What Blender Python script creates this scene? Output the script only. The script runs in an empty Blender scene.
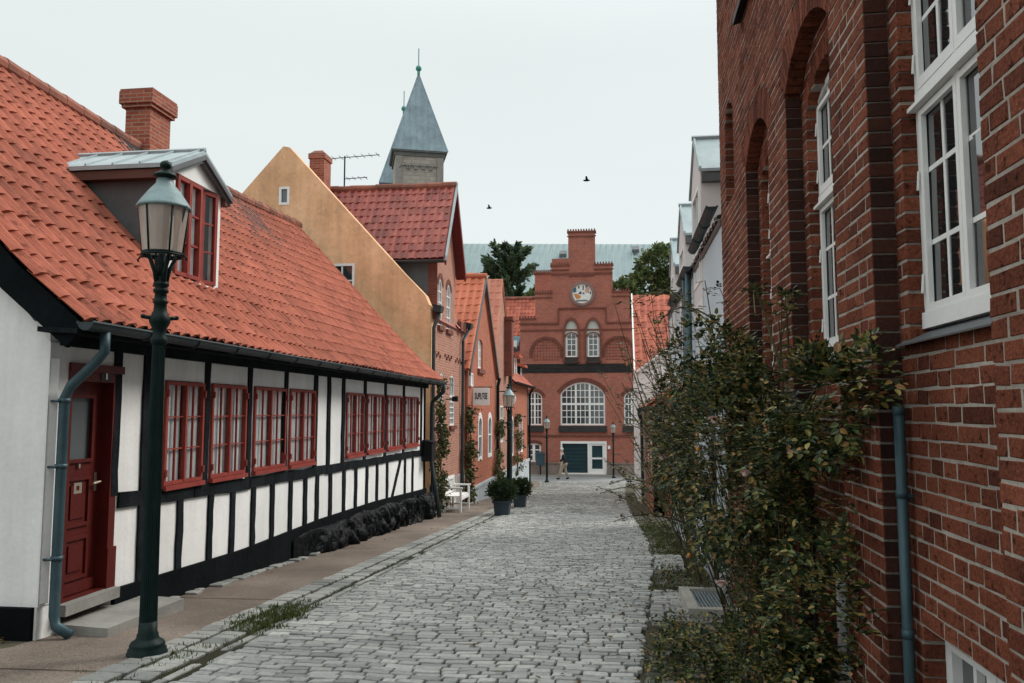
import bpy, bmesh, math, random
from mathutils import Vector, Matrix, noise
from mathutils.geometry import tessellate_polygon
random.seed(7)
sc = bpy.context.scene
C = sc.collection
rnd = random.uniform
PI = math.pi

def lerp(a, b, t): return a + (b - a) * t
def pw(pts, x):
    if x <= pts[0][0]: return pts[0][1]
    for (a, b), (c, d) in zip(pts, pts[1:]):
        if x <= c: return lerp(b, d, (x - a) / (c - a))
    return pts[-1][1]
def G(y):                                    # ground height along the street (eye level = 0)
    return pw([(-60, -1.42), (0, -1.45), (5.5, -1.76), (43, -3.84), (46, -3.93), (60, -3.95), (600, -3.95)], y)

# ------------------------------------------------------------------ mesh builder
class MB:
    def __init__(s): s.v = []; s.f = []
    def poly(s, pts):
        n = len(s.v); s.v += [tuple(p) for p in pts]; s.f.append(tuple(range(n, n + len(pts)))); return s
    def box(s, x0, x1, y0, y1, z0, z1):
        return s.hexa([(x0,y0,z0),(x1,y0,z0),(x1,y1,z0),(x0,y1,z0),(x0,y0,z1),(x1,y0,z1),(x1,y1,z1),(x0,y1,z1)])
    def hexa(s, p):
        n = len(s.v); s.v += [tuple(q) for q in p]
        for f in ((0,3,2,1),(4,5,6,7),(0,1,5,4),(1,2,6,5),(2,3,7,6),(3,0,4,7)): s.f.append(tuple(n+i for i in f))
        return s
    def pbox(s, pl, u0, u1, v0, v1, w0, w1):
        return s.hexa([pl(u0,v0,w0),pl(u1,v0,w0),pl(u1,v0,w1),pl(u0,v0,w1),pl(u0,v1,w0),pl(u1,v1,w0),pl(u1,v1,w1),pl(u0,v1,w1)])
    def tube(s, pts, r, n=8, cap=True):
        pts = [Vector(p) for p in pts]; R = r if isinstance(r, (list, tuple)) else [r] * len(pts)
        base = len(s.v); a = None
        for i, p in enumerate(pts):
            d = (pts[min(i+1, len(pts)-1)] - pts[max(i-1, 0)])
            d = d.normalized() if d.length > 1e-9 else Vector((0,0,1))
            if a is None:
                a = d.orthogonal().normalized()
            else:
                a = (a - d * a.dot(d)); a = a.normalized() if a.length > 1e-6 else d.orthogonal().normalized()
            b = d.cross(a)
            for k in range(n):
                t = 2*PI*k/n; s.v.append(tuple(p + (a*math.cos(t) + b*math.sin(t)) * R[i]))
        for i in range(len(pts)-1):
            for k in range(n):
                q = base + i*n; s.f.append((q+k, q+(k+1)%n, q+n+(k+1)%n, q+n+k))
        if cap:
            s.f.append(tuple(base+k for k in range(n))); q = base+(len(pts)-1)*n; s.f.append(tuple(q+k for k in range(n)))
        return s
    def lathe(s, prof, c, n=20, rot=0.0):
        base = len(s.v)
        for r, z in prof:
            for k in range(n):
                t = 2*PI*k/n + rot; s.v.append((c[0]+r*math.cos(t), c[1]+r*math.sin(t), c[2]+z))
        for i in range(len(prof)-1):
            for k in range(n):
                q = base+i*n; s.f.append((q+k, q+(k+1)%n, q+n+(k+1)%n, q+n+k))
        s.f.append(tuple(base+k for k in range(n))); q = base+(len(prof)-1)*n; s.f.append(tuple(q+k for k in range(n)))
        return s
    def plate(s, pl, outer, holes=(), w0=-.3, w1=0):
        loops = [list(outer)] + [list(h) for h in holes]
        tri = tessellate_polygon([[Vector((u, v, 0)) for u, v in l] for l in loops])
        flat = [p for l in loops for p in l]; n = len(flat); b = len(s.v)
        s.v += [pl(u, v, w1) for u, v in flat] + [pl(u, v, w0) for u, v in flat]
        for t in tri: s.f.append(tuple(b+i for i in t)); s.f.append(tuple(b+n+i for i in reversed(t)))
        o = b
        for l in loops:
            m = len(l)
            for i in range(m): j = (i+1) % m; s.f.append((o+i, o+j, o+n+j, o+n+i))
            o += m
        return s
    def sphere(s, c, r, n=10, m=6, sz=1.0):
        return s.lathe([(max(1e-4, r*math.sin(PI*i/m)), -r*sz*math.cos(PI*i/m)) for i in range(m+1)], c, n)

def PX(c): return lambda u, v, w: (c+w, u, v)      # wall looking to +X, u = Y
def NX(c): return lambda u, v, w: (c-w, u, v)      # wall looking to -X
def NY(c): return lambda u, v, w: (u, c-w, v)      # wall looking to the camera
def rect(u0, u1, v0, v1): return [(u0,v0),(u1,v0),(u1,v1),(u0,v1)]
def arch(u0, u1, v0, vs, rise, n=10):
    a = (u1-u0)/2; m = (u0+u1)/2; R = (a*a+rise*rise)/(2*rise); cz = vs+rise-R; t = math.asin(min(1, a/R))
    if rise > a: t = PI - t
    return [(u0,v0),(u1,v0)] + [(m+R*math.sin(t-2*t*i/n), cz+R*math.cos(t-2*t*i/n)) for i in range(n+1)]
def pointed(u0, u1, v0, vs, rise, n=5):
    m = (u0+u1)/2; a = (u1-u0)/2
    R = [(u1 - a*(1-math.cos(PI/2*i/n)), vs+rise*math.sin(PI/2*i/n)) for i in range(n+1)]
    L = [(u0 + a*(1-math.cos(PI/2*i/n)), vs+rise*math.sin(PI/2*i/n)) for i in range(n)][::-1]
    return [(u0,v0),(u1,v0)] + R + L

ROOT = {}
def tag(o, label, cat, group=None, kind=None):
    if label: o['label'] = label
    if cat: o['category'] = cat
    if group: o['group'] = group
    if kind: o['kind'] = kind
    return o
def thing(name, label, cat, loc=(0,0,0), group=None):
    o = bpy.data.objects.new(name, None); C.objects.link(o); o.location = loc; o.empty_display_size = .2
    ROOT[o.name] = Vector(loc); return tag(o, label, cat, group)
def obj(name, mb, m, parent=None, smooth=False, loc=None, label=None, recalc=True):
    me = bpy.data.meshes.new(name)
    off = ROOT[parent.name] if parent else Vector(loc or (0,0,0))
    me.from_pydata([(v[0]-off[0], v[1]-off[1], v[2]-off[2]) for v in mb.v], [], mb.f)
    if recalc: bm = bmesh.new(); bm.from_mesh(me); bmesh.ops.recalc_face_normals(bm, faces=bm.faces); bm.to_mesh(me); bm.free()
    if smooth: me.polygons.foreach_set('use_smooth', [True]*len(me.polygons))
    for q in (m if isinstance(m, list) else [m]): me.materials.append(q)
    o = bpy.data.objects.new(name, me); C.objects.link(o)
    if parent: o.parent = parent
    else: o.location = off
    ROOT[o.name] = off
    if label: o['label'] = label
    return o
def islands(name, mb, m, parent, smooth=False):
    p = list(range(len(mb.v)))
    def fd(i):
        while p[i] != i: p[i] = p[p[i]]; i = p[i]
        return i
    for f in mb.f:
        for q in f[1:]: p[fd(q)] = fd(f[0])
    gs = {}
    for f in mb.f: gs.setdefault(fd(f[0]), []).append(f)
    for fs in gs.values():
        ids = sorted({i for f in fs for i in f}); mp = {i: k for k, i in enumerate(ids)}; b = MB(); b.v = [mb.v[i] for i in ids]; b.f = [tuple(mp[i] for i in f) for f in fs]
        obj(name, b, m, parent, smooth)
def copy_tree(o, parent=None):
    c = o.copy(); C.objects.link(c)
    if parent: c.parent = parent
    for ch in list(o.children): copy_tree(ch, c)
    return c

# ------------------------------------------------------------------ materials
def newmat(name):
    m = bpy.data.materials.new(name); m.use_nodes = True; nt = m.node_tree
    return m, nt, nt.nodes, nt.links, nt.nodes['Principled BSDF']
def ramp(N, cols, interp='LINEAR'):
    r = N.new('ShaderNodeValToRGB'); r.color_ramp.interpolation = interp; e = r.color_ramp.elements
    while len(e) < len(cols): e.new(.5)
    for i, c in enumerate(cols):
        p, c = c if isinstance(c[1], (tuple, list)) else (i/(max(1, len(cols)-1)), c)
        e[i].position = p; e[i].color = (*c, 1)
    return r
def mth(N, L, op, a, b=None, c=None):
    n = N.new('ShaderNodeMath'); n.operation = op
    for i, x in enumerate((a, b, c)):
        if x is None: continue
        if isinstance(x, (int, float)): n.inputs[i].default_value = x
        else: L.new(x, n.inputs[i])
    return n.outputs[0]
def mulcol(N, L, col, fac):
    n = N.new('ShaderNodeVectorMath'); n.operation = 'SCALE'; L.new(col, n.inputs[0]); L.new(fac, n.inputs['Scale']); return n.outputs[0]
def nz(N, L, co, scale, detail=4, rough=.6):
    n = N.new('ShaderNodeTexNoise'); n.inputs['Scale'].default_value = scale; n.inputs['Detail'].default_value = detail
    n.inputs['Roughness'].default_value = rough; L.new(co, n.inputs['Vector']); return n.outputs['Fac']
def M(name, cols, rough=.8, island=0., ns=1.2, stain=.25, fs=14, fine=.12, bump=.15, bs=45, spec=.35, metal=0., streak=0., bdist=.01, speck=0., sps=26):
    m, nt, N, L, B = newmat(name)
    tc = N.new('ShaderNodeTexCoord').outputs['Object']
    if not isinstance(cols, list): cols = [cols]
    g = N.new('ShaderNodeNewGeometry')
    big = nz(N, L, tc, ns, 5); fin = nz(N, L, tc, fs, 5)
    fac = mth(N, L, 'MULTIPLY_ADD', g.outputs['Random Per Island'], island, mth(N, L, 'MULTIPLY', big, 1-island)) if island else big
    r = ramp(N, cols if len(cols) > 1 else cols*2); L.new(fac, r.inputs[0])
    v = mth(N, L, 'MULTIPLY_ADD', mth(N, L, 'SUBTRACT', big, .5), stain*2, 1.0)
    v = mth(N, L, 'MULTIPLY', v, mth(N, L, 'MULTIPLY_ADD', mth(N, L, 'SUBTRACT', fin, .5), fine*2, 1.0))
    if streak:
        mp = N.new('ShaderNodeMapping'); L.new(tc, mp.inputs[0]); mp.inputs['Scale'].default_value = (4, 4, .35)
        v = mth(N, L, 'MULTIPLY', v, mth(N, L, 'MULTIPLY_ADD', mth(N, L, 'SUBTRACT', nz(N, L, mp.outputs[0], 1.6, 5), .5), streak*2, 1.0))
    if speck:
        sr = N.new('ShaderNodeMapRange'); sr.interpolation_type = 'SMOOTHSTEP'; L.new(nz(N, L, tc, sps, 5, .7), sr.inputs[0])
        for i_, v_ in ((1,.54),(2,.66),(3,1.0),(4,1-speck)): sr.inputs[i_].default_value = v_
        v = mth(N, L, 'MULTIPLY', v, sr.outputs[0])
    L.new(mulcol(N, L, r.outputs[0], v), B.inputs['Base Color'])
    B.inputs['Roughness'].default_value = rough; B.inputs['Specular IOR Level'].default_value = spec; B.inputs['Metallic'].default_value = metal
    if bump:
        b = N.new('ShaderNodeBump'); b.inputs['Strength'].default_value = bump; b.inputs['Distance'].default_value = bdist
        L.new(nz(N, L, tc, bs, 6), b.inputs['Height']); L.new(b.outputs[0], B.inputs['Normal'])
    return m
def brickmat(name, c1, c2, mortar, bw=.24, rh=.067, ms=.011, rough=.85, bump=.5, off=.5, stain=.3):
    m, nt, N, L, B = newmat(name)
    tc = N.new('ShaderNodeTexCoord').outputs['Object']; g = N.new('ShaderNodeNewGeometry')
    sx = N.new('ShaderNodeSeparateXYZ'); L.new(tc, sx.inputs[0]); sn = N.new('ShaderNodeSeparateXYZ'); L.new(g.outputs['True Normal'], sn.inputs[0])
    k = mth(N, L, 'GREATER_THAN', mth(N, L, 'ABSOLUTE', sn.outputs[0]), .6)
    u = mth(N, L, 'ADD', mth(N, L, 'MULTIPLY', sx.outputs[1], k), mth(N, L, 'MULTIPLY', sx.outputs[0], mth(N, L, 'SUBTRACT', 1.0, k)))
    cb = N.new('ShaderNodeCombineXYZ'); L.new(u, cb.inputs[0]); L.new(sx.outputs[2], cb.inputs[1])
    t = N.new('ShaderNodeTexBrick'); L.new(cb.outputs[0], t.inputs['Vector'])
    t.inputs['Scale'].default_value = 1; t.inputs['Brick Width'].default_value = bw; t.inputs['Row Height'].default_value = rh
    t.inputs['Mortar Size'].default_value = ms; t.inputs['Mortar Smooth'].default_value = .2; t.offset = off
    t.inputs['Color1'].default_value = (*c1, 1); t.inputs['Color2'].default_value = (*c2, 1); t.inputs['Mortar'].default_value = (*mortar, 1)
    v = mth(N, L, 'MULTIPLY_ADD', mth(N, L, 'SUBTRACT', nz(N, L, tc, .9, 6, .65), .5), stain*2, 1.0)
    v = mth(N, L, 'MULTIPLY', v, mth(N, L, 'MULTIPLY_ADD', mth(N, L, 'SUBTRACT', nz(N, L, tc, 9, 4), .5), .5, 1.0))
    L.new(mulcol(N, L, t.outputs['Color'], v), B.inputs['Base Color']); B.inputs['Roughness'].default_value = rough; B.inputs['Specular IOR Level'].default_value = .25
    b = N.new('ShaderNodeBump'); b.inputs['Strength'].default_value = bump; b.inputs['Distance'].default_value = .012
    h = mth(N, L, 'ADD', mth(N, L, 'SUBTRACT', 1.0, t.outputs['Fac']), mth(N, L, 'MULTIPLY', nz(N, L, tc, 30, 5), .5))
    L.new(h, b.inputs['Height']); L.new(b.outputs[0], B.inputs['Normal'])
    return m
def glassmat(name, base, ior=1.9, rough=.03):
    m, nt, N, L, B = newmat(name); B.inputs['Base Color'].default_value = (*base, 1); B.inputs['Roughness'].default_value = rough; B.inputs['IOR'].default_value = ior
    b = N.new('ShaderNodeBump'); b.inputs['Strength'].default_value = .06; b.inputs['Distance'].default_value = .02
    tc = N.new('ShaderNodeTexCoord').outputs['Object']; L.new(nz(N, L, tc, 5, 2), b.inputs['Height']); L.new(b.outputs[0], B.inputs['Normal']); return m
def clearglass(name):
    m, nt, N, L, B = newmat(name); N.remove(B); out = N['Material Output']
    t = N.new('ShaderNodeBsdfTransparent'); t.inputs[0].default_value = (.93,.95,.95,1); g = N.new('ShaderNodeBsdfGlossy'); g.inputs['Roughness'].default_value = .03
    ge = N.new('ShaderNodeNewGeometry'); dt = N.new('ShaderNodeVectorMath'); dt.operation = 'DOT_PRODUCT'; L.new(ge.outputs['Incoming'], dt.inputs[0]); L.new(ge.outputs['Normal'], dt.inputs[1])
    fr_ = mth(N, L, 'MULTIPLY_ADD', mth(N, L, 'POWER', mth(N, L, 'SUBTRACT', 1.0, mth(N, L, 'ABSOLUTE', dt.outputs['Value'])), 5.0), .95, .05); x = N.new('ShaderNodeMixShader')
    L.new(fr_, x.inputs[0]); L.new(t.outputs[0], x.inputs[1]); L.new(g.outputs[0], x.inputs[2]); L.new(x.outputs[0], out.inputs[0]); return m
def leafmat(name, cols, rough=.45, trans=.25):
    m, nt, N, L, B = newmat(name); out = N['Material Output']
    g = N.new('ShaderNodeNewGeometry'); r = ramp(N, cols); L.new(g.outputs['Random Per Island'], r.inputs[0])
    tc = N.new('ShaderNodeTexCoord').outputs['Object']
    c = mulcol(N, L, r.outputs[0], mth(N, L, 'MULTIPLY_ADD', mth(N, L, 'SUBTRACT', nz(N, L, tc, 2.2, 3), .5), 1.0, 1.0))
    L.new(c, B.inputs['Base Color']); B.inputs['Roughness'].default_value = rough; B.inputs['Specular IOR Level'].default_value = .25
    t = N.new('ShaderNodeBsdfTranslucent'); L.new(c, t.inputs[0]); x = N.new('ShaderNodeMixShader'); x.inputs[0].default_value = trans
    L.new(B.outputs[0], x.inputs[1]); L.new(t.outputs[0], x.inputs[2]); L.new(x.outputs[0], out.inputs[0]); return m

m_bricknear = M('near_brick', [(0,(.030,.012,.010)),(.2,(.095,.031,.020)),(.5,(.165,.051,.030)),(.8,(.205,.066,.039)),(.93,(.23,.086,.055)),(1,(.11,.05,.038))], .92, .6, 2, .5, 75, .8, 1.0, 60, .08, bdist=.010, speck=.7, sps=22)
m_mortar = M('mortar', [(.27,.24,.21),(.43,.385,.34)], .95, 0, 2.2, .45, 30, .4, .5, 120, .05)
m_tile = M('red_roof_tile', [(.19,.066,.047),(.30,.090,.057),(.34,.104,.067),(.38,.125,.081)], .85, .6, .5, .40, 9, .25, .25, 40, .15, streak=.25, speck=.45, sps=6)
m_tile_dark = M('glazed_dark_roof_tile', [(.17,.040,.032),(.29,.066,.05),(.36,.095,.07)], .5, .7, .7, .5, 9, .25, .2, 30, .45)
m_tile_orange = M('orange_roof_tile', [(.46,.13,.07),(.56,.18,.10)], .75, .7, .7, .25, 9, .15, .2, 30, .3)
m_tile_far = M('old_roof_tile', [(.25,.07,.05),(.38,.105,.066),(.44,.14,.09)], .8, .8, .5, .4, 5, .2, .1, 20, .25)
m_tile_pale = M('pale_roof_tile', [(.42,.17,.12),(.52,.23,.16)], .8, .8, .5, .3, 5, .2, .1, 20, .25)
m_ridge = M('weathered_ridge_tile', [(.10,.055,.042),(.34,.12,.08)], .85, .6, 3, .4, 14, .3, .3, 30)
m_white = M('white_limewash', [(.74,.745,.74),(.86,.86,.85)], .9, 0, .9, .13, 25, .1, .28, 5, .1, streak=.16, bdist=.03)
m_white2 = M('white_paint', [(.74,.74,.73),(.82,.82,.81)], .5, 0, 4, .06, 30, .06, .15, 60, .4)
m_render = M('pale_grey_render', [(.60,.58,.57),(.68,.66,.65)], .9, 0, .8, .12, 20, .08, .25, 30, .2, streak=.1)
m_bluewhite = M('pale_blue_render', [(.48,.56,.62),(.58,.65,.70)], .9, 0, .8, .12, 20, .08, .25, 30, .2)
m_timber = M('tarred_timber', [(.005,.007,.009),(.020,.024,.027)], .8, 0, 4, .5, 22, .5, 1.0, 30, .05, streak=.8)
m_black = M('black_plinth_paint', [(.002,.003,.004),(.008,.011,.013)], .8, 0, 2, .35, 20, .2, .5, 14, .06, bdist=.03)
m_rock = M('black_painted_stone', [(.001,.002,.003),(.005,.007,.009)], .22, 0, 3, .3, 20, .2, .9, 9, .10, bdist=.06)
m_red = M('red_window_paint', [(.22,.036,.028),(.31,.060,.047)], .6, 0, 6, .2, 40, .15, .2, 60, .2)
m_reddoor = M('dark_red_door_paint', [(.075,.009,.007),(.11,.014,.011)], .5, 0, 3, .25, 30, .15, .2, 50, .25)
m_zinc = M('weathered_zinc', [(.26,.32,.34),(.38,.44,.46)], .45, 0, 1.5, .25, 20, .1, .15, 30, .4, .25, streak=.2)
m_zincdark = M('dark_zinc_gutter', [(.018,.027,.031),(.05,.068,.075)], .5, 0, 5, .3, 30, .2, .2, 40, .35, .2)
m_slate = M('dark_slate_cladding', [(.06,.07,.075),(.12,.125,.13)], .5, 0, 1.5, .4, 15, .2, .2, 25, .4)
m_pipe = M('teal_zinc_pipe', [(.024,.062,.078),(.055,.10,.12)], .5, 0, 5, .3, 30, .15, .15, 40, .45, .2)
m_iron = M('green_black_cast_iron', [(.003,.012,.0115),(.007,.021,.019)], .45, 0, 8, .3, 40, .2, .25, 60, .14)
m_black_iron = M('black_iron', [(.005,.006,.007),(.012,.013,.014)], .5, 0, 8, .3, 40, .2, .2, 60, .14)
m_hood = M('patinated_lamp_hood', [(.13,.20,.21),(.24,.32,.33)], .5, 0, 9, .3, 40, .2, .2, 60, .4, .2)
m_ochre = M('ochre_render', [(.58,.33,.185),(.72,.43,.25),(.80,.53,.35)], .9, 0, 1.1, .42, 10, .2, .4, 20, .1, streak=.25, speck=.22, sps=2.2)
m_bf_pink = brickmat('pink_brick', (.33,.125,.082), (.43,.18,.122), (.40,.28,.23))
m_bf_orange = brickmat('orange_brick', (.35,.088,.046), (.43,.125,.07), (.36,.18,.125), stain=.25)
m_bf_red = brickmat('red_brick', (.28,.058,.039), (.41,.105,.070), (.36,.20,.155), ms=.014, stain=.4)
m_bf_redl = brickmat('dark_trim_brick', (.15,.045,.035), (.22,.07,.05), (.17,.08,.06), stain=.3)
m_bf_chim = brickmat('chimney_brick', (.24,.055,.033), (.36,.098,.056), (.30,.19,.14), stain=.4)
m_bf_right = brickmat('brown_red_brick', (.17,.045,.028), (.25,.07,.042), (.36,.32,.29), stain=.3)
m_darkbrick = brickmat('black_glazed_brick', (.012,.014,.017), (.03,.032,.036), (.06,.05,.045), bump=.6)
m_stone = brickmat('tower_ashlar', (.30,.265,.235), (.40,.35,.31), (.25,.22,.2), bw=1.5, rh=.7, ms=.05, stain=.35)
m_leadroof = M('pale_lead_roof', [(.22,.285,.30),(.30,.37,.38)], .6, 0, .12, .15, 1, .1, 0, 1, .3)
m_spire = M('lead_spire', [(.145,.20,.235),(.26,.33,.37)], .6, 0, .5, .3, 1.5, .15, 0, 1, .3, streak=.3)
m_copper = M('green_copper', [(.05,.22,.19),(.08,.28,.24)], .6)
m_greyplinth = M('grey_plinth_paint', [(.36,.41,.44),(.46,.50,.53)], .8, 0, 1.5, .2, 15, .12, .2, 30, .2)
m_cobble = M('granite_sett', [(0,(.165,.168,.165)),(.3,(.265,.269,.262)),(.6,(.35,.348,.333)),(.85,(.45,.445,.42)),(1,(.38,.335,.305))], .5, .65, .35, .55, 30, .45, .6, 55, .4, bdist=.012)
m_kerbstone = M('pale_granite_kerb', [(.15,.155,.148),(.25,.252,.24),(.34,.335,.31)], .7, .7, 1, .4, 30, .4, .5, 45, .35, bdist=.012)
m_mossy = M('mossy_cobble', [(.08,.078,.06),(.15,.145,.125),(.24,.235,.22)], .8, .6, 1.5, .4, 30, .3, .6, 45, .25)
m_joint = M('sandy_joint_soil', [(.016,.017,.011),(.055,.052,.034)], .95, 0, 2, .4, 40, .4, .6, 60, .1)
m_soil = M('verge_soil', [(.035,.032,.022),(.075,.066,.048),(.055,.065,.03)], .95, 0, 2.5, .4, 40, .4, .8, 50, .1)
m_pave = M('pinkish_pavement_grit', [(.115,.090,.074),(.175,.14,.117),(.225,.187,.158)], .92, 0, .9, .5, 70, 1.2, .5, 150, .2)
m_asphalt = M('grey_asphalt', [(.19,.195,.20),(.26,.262,.265)], .85, 0, .5, .2, 60, .3, .2, 90, .2)
m_stonestep = M('worn_stone_step', [(.20,.20,.185),(.32,.31,.29)], .85, 0, 3, .3, 30, .2, .4, 40, .2)
m_concrete = M('pale_concrete', [(.36,.35,.32),(.48,.46,.42)], .9, 0, 3, .3, 30, .2, .4, 40, .2)
m_ground = M('ground_soil', [(.07,.07,.05),(.11,.105,.08)], .95)
m_glassdark = glassmat('window_glass', (.010,.015,.017), 3.2)
m_glassfar = glassmat('far_window_glass', (.03,.045,.055), 2.0, .08)
m_clear = clearglass('clear_glass')
m_lampglass = None
m_curtain = M('lace_curtain', [(.44,.47,.49),(.62,.64,.64)], .9, 0, 5, .25, 40, .1, 0)
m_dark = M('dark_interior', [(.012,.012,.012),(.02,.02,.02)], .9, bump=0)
m_teal = M('teal_garage_paint', [(.006,.030,.038),(.010,.042,.052)], .5, 0, 2, .2)
m_bluedoor = M('blue_door_paint', [(.04,.10,.14),(.06,.13,.17)], .5, 0, 2, .2)
m_brass = M('aged_brass', [(.35,.31,.24),(.45,.40,.32)], .4, metal=.6, bump=0)
m_signwhite = M('sign_enamel', [(.82,.82,.80),(.86,.86,.84)], .4, bump=0)
m_ink = M('black_lettering', [(.02,.02,.025),(.03,.03,.035)], .6, bump=0)
m_pot = M('blue_grey_planter', [(.03,.045,.056),(.05,.07,.085)], .6, spec=.2)
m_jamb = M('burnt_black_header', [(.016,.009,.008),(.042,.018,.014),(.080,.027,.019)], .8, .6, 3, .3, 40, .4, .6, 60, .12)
m_bark = M('tree_bark', [(.05,.04,.03),(.10,.08,.06)], .9, 0, 6, .3, 30, .3, .6, 30)
m_cane = M('rose_cane', [(.03,.022,.014),(.07,.06,.03),(.12,.11,.045)], .7, .8, 4, .2)
m_rose = leafmat('rose_leaf', [(0,(.008,.016,.006)),(.3,(.020,.038,.014)),(.55,(.050,.076,.026)),(.74,(.13,.145,.048)),(.87,(.28,.235,.07)),(.955,(.33,.18,.06)),(1,(.31,.18,.10))], .36, .12)
m_creeper = leafmat('creeper_leaf', [(0,(.02,.035,.012)),(.5,(.055,.075,.022)),(.8,(.11,.11,.035)),(1,(.20,.12,.05))])
m_box = leafmat('boxwood_leaf', [(0,(.012,.026,.012)),(.6,(.028,.05,.02)),(1,(.05,.075,.03))], .4)
m_fir = leafmat('conifer_foliage', [(0,(.035,.065,.042)),(.6,(.07,.11,.06)),(1,(.14,.17,.085))], .6)
m_tree = leafmat('tree_foliage', [(0,(.045,.075,.03)),(.55,(.095,.135,.052)),(.85,(.16,.19,.07)),(1,(.24,.21,.085))], .6)
m_grass = leafmat('weed_blade', [(0,(.03,.05,.012)),(.6,(.075,.105,.028)),(1,(.15,.14,.06))], .6)
m_fall = leafmat('fallen_leaf', [(0,(.07,.04,.02)),(.5,(.15,.085,.035)),(.8,(.22,.13,.06)),(1,(.20,.17,.05))], .7)
m_petal = M('faded_rose_petal', [(.55,.36,.32),(.70,.55,.48)], .7, 0, 9, .2, bump=0)
m_petal2 = M('pink_rose_petal', [(.55,.16,.19),(.70,.38,.38)], .7, 0, 9, .2, bump=0)
m_hip = M('orange_rose_hip', [(.50,.16,.03),(.6,.25,.05)], .5, bump=0)
m_skin = M('skin', [(.45,.27,.2),(.5,.31,.24)], .6, bump=0)
m_jacket = M('black_jacket_cloth', [(.012,.014,.02),(.022,.024,.03)], .85, bump=0)
m_khaki = M('khaki_cloth', [(.30,.24,.18),(.38,.31,.24)], .85, bump=0)
m_hair = M('grey_hair', [(.50,.48,.46),(.62,.6,.58)], .7, bump=0)
def lampglass():
    m, nt, N, L, B = newmat('dusty_lamp_glass')
    tc = N.new('ShaderNodeTexCoord').outputs['Object']
    r = ramp(N, [(.46,.36,.30),(.74,.64,.57)]); mp = N.new('ShaderNodeMapping'); L.new(tc, mp.inputs[0]); mp.inputs['Scale'].default_value = (9,9,3)
    L.new(nz(N, L, mp.outputs[0], 1.5, 4), r.inputs[0]); L.new(r.outputs[0], B.inputs['Base Color']); B.inputs['Roughness'].default_value = .25
    B.inputs['Alpha'].default_value = .62; return m
m_lampglass = lampglass()

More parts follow.
